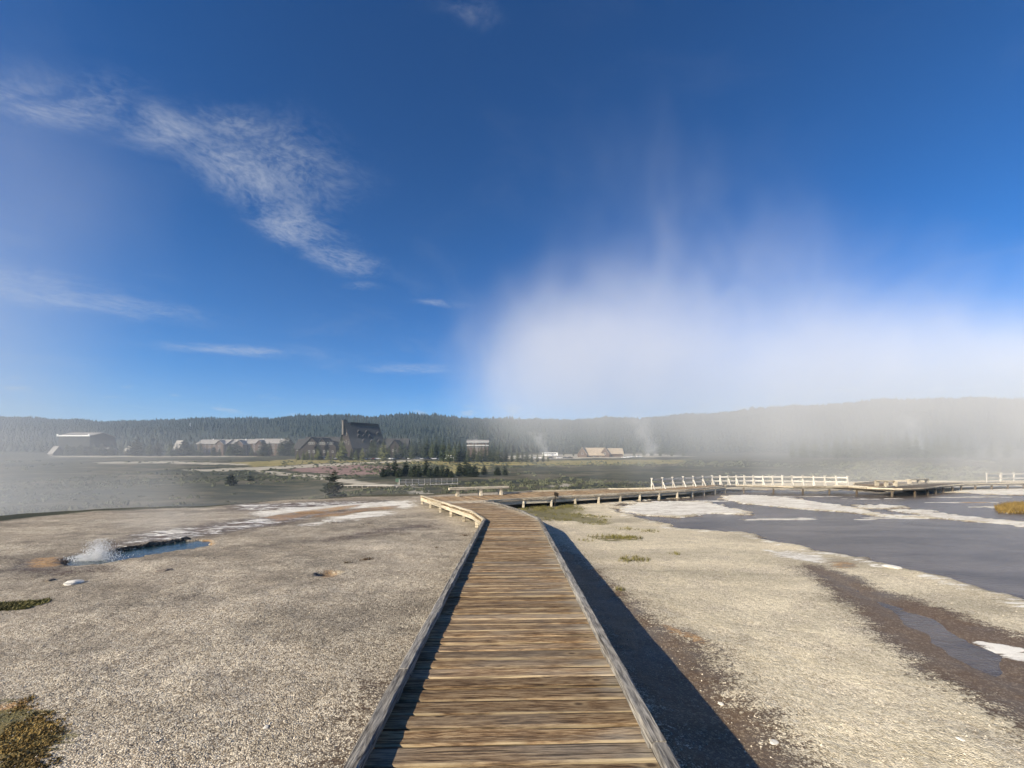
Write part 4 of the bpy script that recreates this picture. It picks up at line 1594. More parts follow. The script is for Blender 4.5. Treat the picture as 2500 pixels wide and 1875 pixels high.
# --- far left hall with a white eave line
HY = 352.0
hb = at(200, 1110, HY)
hall = empty('visitor_hall', (hb.x, HY, gz(hb.x, HY)))
tag(hall, 'hazy grey hall with a bright white eave line at the far left', 'building')
zh = lambda py: at(200, py, HY).z - hall.location.z
xh = lambda px: at(px, 1080, HY).x - hall.location.x
MAT['hall_wall'] = simple_mat('dark_grey_wall', (0.03, 0.032, 0.03), 0.9, 0.2, 1)
Lh_ = xh(238) - xh(161)
gable_block(hall, TR((xh(161) + xh(238)) / 2, 5, 0, 0), Lh_, 22, -2, zh(1065), zh(1056), MAT['hall_wall'], MAT['grey_roof'], over=0.5)
m = MB()
m.box(xh(161) - 0.4, xh(238) + 0.4, -6.8, -6.55, zh(1066) - 0.1, zh(1063.5))
m.build('eave_board', MAT['white_paint'], hall)
for px in (162, 237):
    m = MB()
    m.box(xh(px) - 0.7, xh(px) + 0.7, -7.0, -6.82, zh(1066.5), zh(1061))
    m.build('corner_board', MAT['white_paint'], hall)
gable_block(hall, TR(xh(250), 0, 0, 0), 16, 12, -2, zh(1100), zh(1092), MAT['brown_wall'], MAT['grey_roof'], over=0.6)
# small cabins in the haze
for (px, py0, py1, lab) in ((322, 1100, 1088, 'small pale-roofed cabin in the haze left of the long lodge'), (138, 1106, 1090, 'small cabin with a pale gable edge, leftmost in the haze'), (440, 1096, 1076, 'cabin with a sunlit roof end among the trees beside the long lodge')):
    cb_ = at(px, 1108, 345)
    cab = empty('cabin', (cb_.x, 345, gz(cb_.x, 345)))
    tag(cab, lab, 'cabin')
    zz = lambda p: at(px, p, 345).z - cab.location.z
    gable_block(cab, TR(0, 0, 0, -20), 8, 7, -2, zz(py0), zz(py1), MAT['brown_wall'], MAT['grey_roof'], over=0.6, wins=[(-2, zz(py0) - 1.5, 0.9, 1.0, 'f'), (2, zz(py0) - 1.5, 0.9, 1.0, 'f')])

# --- store with white trim behind the pines
SY = 330.0
sb = at(1167, 1110, SY)
store = empty('store', (sb.x, SY, gz(sb.x, SY)))
tag(store, 'two-storey store with white trim rising behind the pines right of the inn', 'building')
zs = lambda py: at(1167, py, SY).z - store.location.z
wins = [(-7 + 2.8 * k, zs(1084), 1.1, 1.3, 'f') for k in range(6)] + [(-7 + 2.8 * k, zs(1092), 1.1, 1.3, 'f') for k in range(6)]
gable_block(store, TR(0, 0, 0, 3), 17.5, 12, -2, zs(1080), zs(1075), MAT['brown_wall'], MAT['grey_roof'], over=0.7, wins=wins)
for z_ in (1080.5, 1088.5):
    m = MB()
    m.box(-9.2, 9.2, -6.95, -6.35, zs(z_) - 0.12, zs(z_) + 0.3, TR(0, 0, 0, 3))
    m.build('white_band', MAT['white_paint'], store)

# --- low timber lodge right of the pines, half lost in steam
DY = 322.0
db = at(1462, 1117, DY)
dl = empty('timber_lodge', (db.x, DY, gz(db.x, DY)))
tag(dl, 'low timber lodge with steep gables standing in thin steam, right of the pines', 'building')
zd = lambda py: at(1462, py, DY).z - dl.location.z
xd = lambda px: at(px, 1105, DY).x - dl.location.x
gable_block(dl, TR(xd(1450), 2, 0, -6), 15.5, 11, -2, zd(1110), zd(1094), MAT['brown_wall'], MAT['tan_roof'], over=0.8, wins=[(-5, zd(1114), 1, 1.2, 'f'), (0, zd(1114), 1, 1.2, 'f'), (5, zd(1114), 1, 1.2, 'f')])
gable_block(dl, TR(xd(1425), 0, 0, 65), 9, 7.5, -2, zd(1109), zd(1093), MAT['brown_wall'], MAT['tan_roof'], over=0.7, wins=[(0, zd(1108), 1.4, 1.4, 'l')])
gable_block(dl, TR(xd(1478), 0, 0, 70), 9, 7.5, -2, zd(1109), zd(1093.5), MAT['brown_wall'], MAT['tan_roof'], over=0.7, wins=[(0, zd(1108), 1.4, 1.4, 'l')])
gable_block(dl, TR(xd(1500), 4, 0, -4), 14, 10, -2, zd(1107), zd(1095), MAT['brown_wall'], MAT['tan_roof'], over=0.7)

# --- mast and lamp post
mp = hit(464, 1052)
mast = empty('radio_mast', mp)
tag(mast, 'thin pale radio mast on the wooded hillside above the lodge', 'mast')
m = MB()
topz = at(464, 1033, mp.y).z - mast.location.z
m.tube((0, 0, -1), (0, 0, topz), 0.6, 0.35, 6)
m.build('pole', MAT['white_paint'], mast)
m = MB()
m.tube((0, 0, topz), (0, 0, topz + 1.5), 0.12, 0.05, 6)
m.build('aerial', MAT['white_paint'], mast)
lp = at(1108, 1120, 278)
lamp = empty('lamp_post', (lp.x, 278, gz(lp.x, 278)))
tag(lamp, 'tall pale lamp post beside the white van at the car park', 'lamp post')
m = MB()
hL = at(1108, 1098, 278).z - lamp.location.z
m.tube((0, 0, -0.3), (0, 0, hL), 0.14, 0.09, 8)
m.build('pole', MAT['far_wood'], lamp)
m = MB()
m.box(-0.1, 0.9, -0.15, 0.15, hL - 0.12, hL + 0.08)
m.build('lamp_head', MAT['far_wood'], lamp)

# ================================================================== vehicles
MAT['tyre'] = simple_mat('tyre_rubber', (0.02, 0.02, 0.02), 0.9, 0.2, 3)
paint = {}
for nm, c in (('white', (0.78, 0.78, 0.77)), ('silver', (0.45, 0.46, 0.47)), ('dark grey', (0.06, 0.065, 0.07)), ('black', (0.02, 0.02, 0.022)), ('red', (0.28, 0.03, 0.025)), ('blue', (0.05, 0.09, 0.2)), ('tan', (0.36, 0.31, 0.22))):
    paint[nm] = simple_mat('car_paint_' + nm.replace(' ', '_'), c, 0.25, 0.05, 1, spec=0.6)


def make_vehicle(name, kind, colour):
    root = empty(name)
    if kind == 'car':
        L, Wv, body = 4.5, 1.8, [(-2.25, 0.35), (2.25, 0.35), (2.27, 0.75), (1.2, 0.98), (-1.9, 1.0), (-2.25, 0.9)]
        cab = [(-1.85, 0.98), (1.05, 0.96), (0.45, 1.45), (-1.2, 1.47)]
        wr, wx = 0.33, 1.38
    elif kind == 'van':
        L, Wv, body = 5.6, 2.0, [(-2.8, 0.4), (2.8, 0.4), (2.8, 0.95), (2.0, 1.2), (1.4, 2.2), (-2.7, 2.25), (-2.8, 1.2)]
        cab = [(-2.4, 1.3), (1.95, 1.25), (1.5, 2.0), (-2.4, 2.0)]
        wr, wx = 0.38, 1.8
    else:
        L, Wv, body = 8.0, 2.4, [(-4, 0.5), (4, 0.5), (4, 1.3), (3.3, 1.6), (3.5, 2.9), (3.2, 3.2), (-3.9, 3.2), (-4, 2.9)]
        cab = [(-2.8, 1.8), (3.25, 1.7), (3.3, 2.5), (-2.8, 2.5)]
        wr, wx = 0.45, 2.6
    sw = lambda w: ((Vector((0, -w / 2, 0)), Vector((1, 0, 0)), UP), (Vector((0, w / 2, 0)), Vector((1, 0, 0)), UP))
    m = MB()
    m.prism(body, *sw(Wv))
    m.build('body', paint[colour], root)
    m = MB()
    m.prism(cab, *sw(Wv * (0.86 if kind == 'car' else 1.01)))
    g = m.build('windows', MAT['glass'], root)
    if kind == 'car':
        m = MB()
        m.prism([(-1.2, 1.44), (0.45, 1.42), (0.40, 1.49), (-1.15, 1.51)], *sw(Wv * 0.84))
        m.build('roof', paint[colour], root)
    for s in (-1, 1):
        for x in (-wx, wx):
            m = MB()
            m.tube((x, s * (Wv / 2 - 0.22), wr), (x, s * (Wv / 2 + 0.02), wr), wr, wr, 12)
            w = m.build('wheel', MAT['tyre'], root)
            m = MB()
            m.tube((x, s * (Wv / 2), wr), (x, s * (Wv / 2 + 0.03), wr), wr * 0.55, wr * 0.5, 8)
            m.build('rim', paint['silver'], w)
    return root


proto = {}
ORD = ['leftmost', 'second', 'third', 'fourth', 'fifth', 'sixth', 'seventh', 'eighth', 'ninth', 'tenth', 'eleventh', 'twelfth', 'thirteenth', 'fourteenth', 'fifteenth', 'sixteenth',
       'seventeenth', 'eighteenth', 'nineteenth', 'twentieth', 'twenty-first', 'twenty-second', 'twenty-third', 'twenty-fourth', 'twenty-fifth', 'twenty-sixth', 'twenty-seventh', 'twenty-eighth', 'twenty-ninth', 'thirtieth']


def nth(i, what, n):
    if i == 0:
        return f'leftmost {what}'
    if i == n - 1:
        return f'rightmost {what}'
    return f'{ORD[i]} {what} from the left'


def vehicle(kind, colour, px, y, rz, label, group):
    nm = {'car': 'parked_car', 'van': 'parked_van', 'rv': 'motor_home'}[kind]
    key = (kind, colour)
    if key not in proto:
        proto[key] = o = make_vehicle(nm, kind, colour)
    else:
        o = copy_tree(proto[key])
    x = at(px, 1120, y).x
    o.location = (x, y, gz(x, y) + 0.02)
    o.rotation_euler = (0, 0, R_(rz))
    tag(o, label, {'car': 'car', 'van': 'van', 'rv': 'motor home'}[kind], group)
    return o


cols = ['white', 'dark grey', 'silver', 'black', 'white', 'silver', 'red', 'white', 'dark grey', 'white', 'silver', 'blue', 'black', 'white', 'tan', 'dark grey', 'silver', 'white', 'black', 'white', 'silver', 'dark grey', 'white']
xs_ = [818, 826, 868, 877, 889, 901, 912, 922, 944, 953, 962, 972, 989, 998, 1007, 1017, 1026, 1036, 1046, 1056, 1066, 1076, 1085]
for i, (px, c) in enumerate(zip(xs_, cols)):
    vehicle('car', c, px, 279 + (i % 3) * 1.5, random.choice((0, 180, 20, 75, -80)), f'{c} car before the inn, {nth(i, "in the parked row", len(xs_))}', 'cars parked before the inn')
vehicle('van', 'white', 793, 283, 40, 'white van parked between the young pines in front of the inn', 'vans and motor homes')
vehicle('rv', 'white', 1104, 282, 0, 'white motor home at the right end of the parked row, by the lamp post', 'vans and motor homes')
vehicle('rv', 'white', 1335, 326, 0, 'white motor home nearer the pines, left of two parked together', 'vans and motor homes')
vehicle('rv', 'white', 1350, 328, 180, 'white motor home right of its twin, left of the timber lodge', 'vans and motor homes')
for i, (px, c) in enumerate(((1306, 'silver'), (1320, 'white'), (1345, 'dark grey'), (1366, 'white'), (1380, 'dark grey'), (1392, 'black'))):
    vehicle('car', c, px, 300, random.choice((0, 180, 15)), f'{c} car left of the timber lodge, {nth(i, "parked there", 6)}', 'cars left of the timber lodge')
for i, (px, c) in enumerate(((1524, 'white'), (1534, 'white'), (1541, 'silver'), (1560, 'white'))):
    vehicle('car', c, px, 304 + 3 * i, random.choice((0, 180, 15)), f'{c} car right of the timber lodge, {nth(i, "in the steam", 4)}', 'cars right of the timber lodge')

# ================================================================== trees
MAT['bark'] = simple_mat('pine_bark', (0.10, 0.075, 0.055), 0.9, 0.3, 3)


def needle_mat(name, d, l):
    m, nt, b, o = new_mat(name)
    tc = N(nt, 'ShaderNodeTexCoord')
    oi = N(nt, 'ShaderNodeObjectInfo')
    n = NOISE(nt, tc.outputs['Object'], 1.7, 5, 0.65)
    f = M(nt, 'ADD', SMOOTH(nt, n, 0.3, 0.7), M(nt, 'MULTIPLY', M(nt, 'SUBTRACT', oi.outputs['Random'], 0.5), 0.7), clamp=True)
    nt.links.new(MIXC(nt, f, d, l), b.inputs['Base Color'])
    b.inputs['Roughness'].default_value = 0.75
    b.inputs['Specular IOR Level'].default_value = 0.2
    return m


MAT['needles'] = needle_mat('pine_needles', (0.022, 0.034, 0.013), (0.085, 0.098, 0.034))
MAT['needles_light'] = needle_mat('young_pine_needles', (0.075, 0.09, 0.032), (0.20, 0.20, 0.075))
MAT['needles_dark'] = needle_mat('dark_pine_needles', (0.014, 0.022, 0.010), (0.045, 0.058, 0.024))


def conifer(seed, H=1.0, R=0.2, base=0.06, whorls=20, nb=8, bushy=0.0, ragged=0.25, sub=3):
    """crown of a pine, height 1: tufts of needle faces set along drooping branches"""
    r = random.Random(seed)
    m = MB()
    lean = (r.uniform(-0.02, 0.02), r.uniform(-0.02, 0.02))
    for k in range(whorls):
        t = (k + r.uniform(-0.3, 0.3)) / (whorls - 1)
        t = min(max(t, 0), 1)
        z = base + (1 - base) * t
        if bushy:
            rad = R * ((1 - t) ** 0.55) * (0.55 + 0.45 * math.sin(min(1, t * 2.6 + 0.25) * math.pi / 2))
        else:
            rad = R * ((1 - t) ** 0.62) * (0.75 + 0.25 * min(1, t * 6))
        rad += 0.012
        n = max(4, int(nb * (0.55 + 0.6 * (1 - t))))
        a0 = r.uniform(0, 6.28)
        for i in range(n):
            if r.random() < ragged * 0.5:
                continue
            a = a0 + 6.283 * i / n + r.uniform(-0.35, 0.35)
            L = rad * r.uniform(1 - ragged * 1.6, 1 + ragged)
            dr = r.uniform(-0.35, 0.10) if not bushy else r.uniform(-0.1, 0.45)
            o = Vector((lean[0] * t, lean[1] * t, z))
            d = Vector((math.cos(a), math.sin(a), dr)).normalized()
            s = Vector((-math.sin(a), math.cos(a), 0))
            # needle tufts along the branch
            for q in range(sub):
                f0, f1 = q / sub * 0.85, (q + 1) / sub
                w = L * 0.30 * (1 - 0.45 * f0) * r.uniform(0.7, 1.3) + 0.006
                p0, p1 = o + d * (L * f0), o + d * (L * f1)
                pm = o + d * (L * (f0 * 0.5 + f1 * 0.5))
                up = Vector((r.uniform(-.2, .2), r.uniform(-.2, .2), 1)) * (w * r.uniform(0.25, 0.7))
                m.add([p0, pm + s * w - up * 0.5, p1 + up * 0.3, pm - s * w - up * 0.5, pm + up], [(0, 1, 4), (1, 2, 4), (2, 3, 4), (3, 0, 4)])
    m.add([(lean[0] - .008, lean[1], .94), (lean[0] + .008, lean[1], .94), (lean[0], lean[1] + .008, .94), (lean[0], lean[1], 1.02)], [(0, 1, 3), (1, 2, 3), (2, 0, 3)])
    me = bpy.data.meshes.new('crown')
    me.from_pydata(m.v, [], m.f)
    return me


def trunk_mesh():
    m = MB()
    m.tube((0, 0, -0.05), (0, 0, 0.55), 0.018, 0.010, 7)
    m.tube((0, 0, 0.55), (0, 0, 0.97), 0.010, 0.002, 6)
    return m.mesh('trunk')


TRUNK = trunk_mesh()
TRUNK.materials.append(MAT['bark'])
CROWN = {}
for kind, mat, kw in (('spruce', 'needles', dict(R=0.20, whorls=24, nb=10)), ('young', 'needles_light', dict(R=0.27, whorls=20, nb=10, base=0.03)),
                      ('pine', 'needles_dark', dict(R=0.30, whorls=20, nb=12, bushy=1.0, base=0.04)), ('bush', 'needles_dark', dict(R=0.46, whorls=16, nb=15, bushy=1.0, base=0.02)),
                      ('lone', 'needles_dark', dict(R=0.34, whorls=20, nb=10, bushy=1.0, base=0.05, ragged=0.38, sub=4))):
    CROWN[kind] = []
    for v in range(4):
        me = conifer(100 + v * 7 + len(kind), **kw)
        me.materials.append(MAT[mat])
        CROWN[kind].append(me)
_tn = [0]


def tree(kind, px, ytop, y, label, group, wide=1.0, name='pine_tree', sink=0.0):
    x = at(px, 1100, y).x
    z = gz(x, y) - sink
    H = at(px, ytop, y).z - z
    _tn[0] += 1
    o = empty(name, (x, y, z), random.uniform(0, 6.28))
    link('trunk', TRUNK, o, scale=(H * 1.2, H * 1.2, H))
    link('crown', CROWN[kind][_tn[0] % 4], o, scale=(H * wide, H * wide, H))
    tag(o, label, 'tree', group)
    return o


row = [(727, 1102, 'young'), (741, 1100, 'young'), (750, 1097, 'young'), (761, 1106, 'young'), (776, 1088, 'young'), (781, 1092, 'young'), (801, 1097, 'young'), (813, 1108, 'young'), (836, 1065, 'young'), (858, 1094, 'young'),
       (869, 1097, 'young'), (885, 1090, 'young'), (895, 1094, 'spruce'), (905, 1076, 'spruce'), (914, 1065, 'spruce'), (926, 1084, 'spruce'), (937, 1072, 'young'), (950, 1085, 'spruce'), (966, 1082, 'spruce'), (978, 1075, 'spruce'),
       (989, 1072, 'spruce'), (1005, 1072, 'spruce'), (1015, 1077, 'spruce'), (1025, 1069, 'spruce'), (1035, 1074, 'spruce'), (1043, 1066, 'spruce'), (1055, 1070, 'spruce'), (1065, 1063, 'spruce'), (1074, 1072, 'spruce')]
NR = len(row)
for i, (px, yt, k) in enumerate(row):
    wd = 1.0 if k == 'young' else random.uniform(0.85, 1.15)
    tree(k, px, yt, 272 + random.uniform(-3, 3) + (10 if k == 'spruce' else 0), f'{"light green young" if k == "young" else "tall slender"} pine before the inn, {nth(i, "in the row", NR)}', 'pines in the row before the inn', wd)
row2 = [(1083, 1067), (1097, 1074), (1110, 1079), (1122, 1075), (1134, 1084), (1144, 1090), (1157, 1086), (1168, 1092), (1176, 1088), (1186, 1085), (1196, 1090), (1206, 1082), (1216, 1088), (1226, 1095), (1236, 1096), (1250, 1099), (1264, 1097), (1275, 1099), (1286, 1094), (1298, 1102), (1312, 1104), (1326, 1100), (1338, 1110)]
for i, (px, yt) in enumerate(row2):
    tree('spruce', px, yt, 246 + random.uniform(-5, 6), f'dark slender pine right of the inn, {nth(i, "in the grove", len(row2))}', 'pines of the grove right of the inn', random.uniform(1.0, 1.35))
clump = [(936, 1142, 'bush'), (948, 1130, 'pine'), (964, 1122, 'pine'), (975, 1142, 'bush'), (991, 1123, 'pine'), (1003, 1138, 'pine'), (1012, 1134, 'bush'), (1022, 1132, 'pine'), (1040, 1122, 'pine'), (1052, 1140, 'bush'), (1067, 1136, 'bush'), (1080, 1133, 'pine'), (1092, 1140, 'bush'), (1102, 1148, 'bush')]
for i, (px, yt, k) in enumerate(clump):
    tree(k, px, yt, 128 + random.uniform(-4, 4), f'dark bushy pine behind the valley fence, {nth(i, "in the clump", len(clump))}', 'pines of the clump behind the valley fence', 1.15 if k == 'pine' else 1.0)
for i, (px, yt, k) in enumerate(((1122, 1130, 'pine'), (1138, 1120, 'pine'), (1147, 1134, 'bush'), (1158, 1135, 'bush'))):
    tree(k, px, yt, 136 + random.uniform(-3, 3), f'dark pine right of the big clump, {nth(i, "in a group of four", 4)}', 'small pine group right of the clump', 1.2)
tree('pine', 1182, 1136, 150, 'single small round pine between two groups of pines in the meadow', 'lone meadow pines', 1.5)
tree('bush', 1214, 1138, 146, 'left one of two round pines side by side, right of the clump', 'lone meadow pines', 1.1)
tree('pine', 1233, 1138, 144, 'right one of two round pines side by side, right of the clump', 'lone meadow pines', 1.3)
tree('lone', 815, 1146, 44, 'lone dark shaggy pine in the mist just beyond the terrace edge', None, 1.05)
tree('bush', 564, 1155, 105, 'small dark round pine standing alone in the misty meadow', None, 1.1)
for i, (px, yt) in enumerate(((252, 1082), (272, 1078), (296, 1084), (331, 1071), (346, 1078), (366, 1074), (386, 1079), (418, 1075), (432, 1082), (452, 1072), (472, 1078), (488, 1076), (522, 1090), (536, 1092), (560, 1080), (577, 1078), (592, 1088), (614, 1086), (644, 1074), (658, 1078), (686, 1072), (697, 1068), (708, 1066), (719, 1076))):
    tree('spruce' if i % 3 else 'pine', px, yt, 334 + random.uniform(-4, 4), f'hazy pine by the long lodge, {nth(i, "of those there", 24)}', 'hazy pines around the long lodge', random.uniform(1.1, 1.6))
fogt = [(1935, 1072), (1962, 1066), (1990, 1068), (2016, 1064), (2042, 1060), (2066, 1062), (2090, 1054), (2112, 1052), (2134, 1055), (2150, 1050), (2176, 1056), (2192, 1060), (2214, 1049), (2238, 1058), (2262, 1062), (2290, 1056), (2312, 1054), (2340, 1066), (2372, 1070), (2420, 1078), (2460, 1072)]
for i, (px, yt) in enumerate(fogt):
    tree('spruce', px, yt, 300 + random.uniform(-8, 8), f'dim tall pine in the steam, {nth(i, "of the misty stand", len(fogt))}', 'pines dim in the steam', random.uniform(0.9, 1.4))
for i, (px, yt) in enumerate(((1376, 1104), (1400, 1102), (1548, 1100), (1572, 1092), (1592, 1088), (1612, 1094), (1640, 1098), (1668, 1096))):
    tree('spruce', px, yt, 338 + random.uniform(-3, 3), f'pale pine near the timber lodge, {nth(i, "of those there", 8)}', 'hazy pines around the timber lodge', 1.3)
for i, (px, yt) in enumerate(((166, 1084), (180, 1090), (198, 1082), (214, 1088), (228, 1080), (244, 1086))):
    tree('pine' if i % 2 else 'spruce', px, yt, 338 + random.uniform(-2, 2), f'hazy pine before the hall with the white eave, {nth(i, "of six", 6)}', 'hazy pines before the hall', random.uniform(1.5, 2.0))
# low shrub in the meadow
sx_ = hit(611, 1174)
shr = empty('shrub', sx_)
tag(shr, 'low wide dark shrub right of the small round pine in the meadow', 'shrub')
me = conifer(991, R=0.5, whorls=9, nb=12, bushy=1.0, base=0.02)
me.materials.append(MAT['needles_dark'])
link('foliage', me, shr, scale=(3.6, 3.0, 1.9))
m = MB()
m.tube((0, 0, -0.2), (0, 0, 0.9), 0.09, 0.04, 6)
m.build('stem', MAT['bark'], shr)

# ---- the far wood on the hills
r2 = np.random.default_rng(3)
NT = 62000
qq = r2.uniform(-1.75, 1.75, NT)
yy = np.sqrt(r2.uniform(395 ** 2, 1190 ** 2, NT))
xx = qq * yy
dens = 1.6 * fbm(xx, yy, 0.012, 4, 0.6) + 0.62 + 0.35 * sstep(yy, 500, 900)
keep = r2.random(NT) < np.clip(dens, 0.15, 1)
xx, yy = xx[keep], yy[keep]
zz = height(xx, yy)
hh = (5 + 8 * r2.random(len(xx)) ** 1.6) * (0.95 + 0.7 * fbm(xx, yy, 0.02, 3))
ww = hh * r2.uniform(0.2, 0.34, len(xx))
an = r2.uniform(0, 6.28, len(xx))
NS = 5
V, F = [], []
k = np.arange(NS) * 2 * np.pi / NS
ring1 = np.stack([xx[:, None] + ww[:, None] * np.cos(an[:, None] + k), yy[:, None] + ww[:, None] * np.sin(an[:, None] + k), np.repeat((zz + hh * 0.12)[:, None], NS, 1)], -1)
ring2 = np.stack([xx[:, None] + 0.62 * ww[:, None] * np.cos(an[:, None] + k + 0.5), yy[:, None] + 0.62 * ww[:, None] * np.sin(an[:, None] + k + 0.5), np.repeat((zz + hh * 0.45)[:, None], NS, 1)], -1)
tip = np.stack([xx, yy, zz + hh], -1)[:, None, :]
tip1 = np.stack([xx, yy, zz + hh * 0.62], -1)[:, None, :]
allv = np.concatenate([ring1, tip1, ring2, tip], 1).reshape(-1, 3)
bse = np.arange(len(xx))[:, None] * (2 * NS + 2)
tri = []
for i in range(NS):
    tri.append(np.concatenate([bse + i, bse + (i + 1) % NS, bse + NS], 1))
    tri.append(np.concatenate([bse + NS + 1 + i, bse + NS + 1 + (i + 1) % NS, bse + 2 * NS + 1], 1))
tri = np.concatenate(tri, 0)
me = bpy.data.meshes.new('hill_forest')
me.vertices.add(len(allv))
me.vertices.foreach_set('co', allv.astype(np.float32).ravel())
me.loops.add(tri.size)
me.loops.foreach_set('vertex_index', tri.ravel().astype(np.int32))
me.polygons.add(len(tri))
me.polygons.foreach_set('loop_start', np.arange(0, tri.size, 3, dtype=np.int32))
me.update()
fm, fnt, fb, fo_ = new_mat('far_pine_wood')
ftc = N(fnt, 'ShaderNodeTexCoord')
fn = NOISE(fnt, ftc.outputs['Object'], 0.02, 6, 0.7)
fn2 = NOISE(fnt, ftc.outputs['Object'], 0.25, 2, 0.5)
fnt.links.new(RAMP(fnt, M(fnt, 'ADD', M(fnt, 'MULTIPLY', fn, 0.5), M(fnt, 'MULTIPLY', fn2, 0.5)), [(0.35, (0.010, 0.017, 0.010)), (0.55, (0.017, 0.025, 0.014)), (0.72, (0.036, 0.04, 0.025))]), fb.inputs['Base Color'])
fb.inputs['Roughness'].default_value = 0.9
me.materials.append(fm)
fo = bpy.data.objects.new('hill_forest', me)
COL.objects.link(fo)
tag(fo, 'dense far pine forest covering the hills behind the valley', 'forest', kind='stuff')


# ================================================================== growth, stones and splash on the terrace
def pt_in(poly, n, seed, margin=0.0):
    r = np.random.default_rng(seed)
    lo, hi = poly.min(0), poly.max(0)
    out = []
    while len(out) < n:
        p = r.uniform(lo, hi, (n * 3, 2))
        s = sdist(p[:, 0], p[:, 1], poly) > margin
        out += [tuple(q) for q in p[s]]
    return out[:n]


def blades(name, pts, hlo, hhi, mat, label, cat, w=0.006, spread=0.6, per=5):
    r = random.Random(5)
    m = MB()
    for (x, y) in pts:
        z = ground_z(x, y)
        for _ in range(per):
            a = r.uniform(0, 6.28)
            h = r.uniform(hlo, hhi)
            bx, by = x + r.uniform(-0.03, 0.03), y + r.uniform(-0.03, 0.03)
            tip = Vector((bx + math.cos(a) * h * spread * r.random(), by + math.sin(a) * h * spread * r.random(), z + h))
            s = Vector((-math.sin(a + 1), math.cos(a + 1), 0)) * w
            b0 = Vector((bx, by, z - 0.01))
            mid = b0.lerp(tip, 0.55) + Vector((0, 0, h * 0.08))
            m.add([b0 - s, b0 + s, mid + s * 0.7, mid - s * 0.7, tip], [(0, 1, 2, 3), (3, 2, 4)])
    me = bpy.data.meshes.new(name)
    me.from_pydata(m.v, [], m.f)
    me.materials.append(mat)
    o = bpy.data.objects.new(name, me)
    COL.objects.link(o)
    tag(o, label, cat, kind='stuff')
    return o


MAT['grass'] = simple_mat('sedge_green', (0.15, 0.135, 0.042), 0.7, 0.5, 2.5)
MAT['dry_grass'] = simple_mat('dry_sedge', (0.20, 0.135, 0.04), 0.75, 0.45, 3)
MAT['dead_grass'] = simple_mat('dead_sedge', (0.075, 0.048, 0.025), 0.8, 0.4, 3)
gp = []
gA = poly_hit([(1240, 1240), (1300, 1234), (1400, 1228), (1420, 1234), (1360, 1244), (1270, 1248)])
for P0, n, mg in ((moss[1], 900, -0.2), (gA, 900, 0)):
    c = pt_in(P0, n, 11, mg)
    nn = fbm(np.array([p[0] for p in c]), np.array([p[1] for p in c]), 1.4, 3)
    gp += [p for p, v in zip(c, nn) if v > -0.02]
gp = [p for p in gp if not (p[0] < 1.15 and p[1] < 13.4)]
blades('grass', gp, 0.03, 0.09, MAT['grass'], 'green sedge growing where the boardwalk legs meet, on the right', 'grass', per=5)
tf = []
for (px, py, n, r_) in ((1470, 1313, 40, 0.22), (1500, 1312, 60, 0.25), (1530, 1313, 70, 0.25), (1545, 1314, 40, 0.15), (1555, 1366, 60, 0.16), (1530, 1370, 20, 0.1), (1535, 1292, 30, 0.18), (1585, 1297, 30, 0.15), (1470, 1262, 40, 0.2), (1430, 1320, 14, 0.1), (1650, 1354, 12, 0.1), (1510, 1440, 10, 0.05)):
    c = hit(px, py)
    tf += [(c.x + random.gauss(0, r_), c.y + random.gauss(0, r_ * 0.8)) for _ in range(n)]
blades('sedge_tufts', tf, 0.03, 0.09, MAT['grass'], 'scattered sedge tufts on the cream sinter right of the boardwalk', 'grass', per=4)
mp_ = pt_in(orange[7], 2200, 4, -0.12)
_mx_ = np.array([p[0] for p in mp_]); _my_ = np.array([p[1] for p in mp_])
_mk = fbm(_mx_, _my_, 4.5, 4) * 1.2 + 2.2 * sdist(_mx_, _my_, orange[7]) - 0.15
mp_ = [p for p, v in zip(mp_, _mk) if p[1] > 1.5 and v > 0]
blades('orange_moss', mp_, 0.006, 0.018, MAT['dry_grass'], 'orange brown moss patch at the lower left corner', 'moss', w=0.007, spread=2.4, per=4)
mq = pt_in(moss[0], 700, 6, 0.0)
blades('dark_moss', mq, 0.015, 0.05, MAT['grass'], 'strip of dark green moss at the left edge of the terrace', 'moss', w=0.008, spread=1.5, per=4)
mr = pt_in(isl[5], 700, 8, 0.0)
blades('island_grass', mr, 0.10, 0.35, MAT['dry_grass'], 'tawny grass on a hummock in the runoff at the right edge', 'grass', w=0.012, per=5)
dd_ = []
for (px, py, n, r_) in ((893, 1364, 34, 0.08), (848, 1373, 16, 0.06), (1138, 1308, 26, 0.10), (975, 1305, 16, 0.14), (1066, 1338, 8, 0.06), (815, 1276, 16, 0.2), (890, 1281, 14, 0.2), (1055, 1265, 12, 0.15), (1050, 1287, 10, 0.12), (730, 1335, 6, 0.1)):
    c = hit(px, py)
    dd_ += [(c.x + random.gauss(0, r_), c.y + random.gauss(0, r_ * 0.7)) for _ in range(n)]
blades('dead_sedge', dd_, 0.01, 0.05, MAT['dead_grass'], 'dead brown sedge tufts dotted over the sinter left of the boardwalk', 'grass', per=4, spread=1.2)
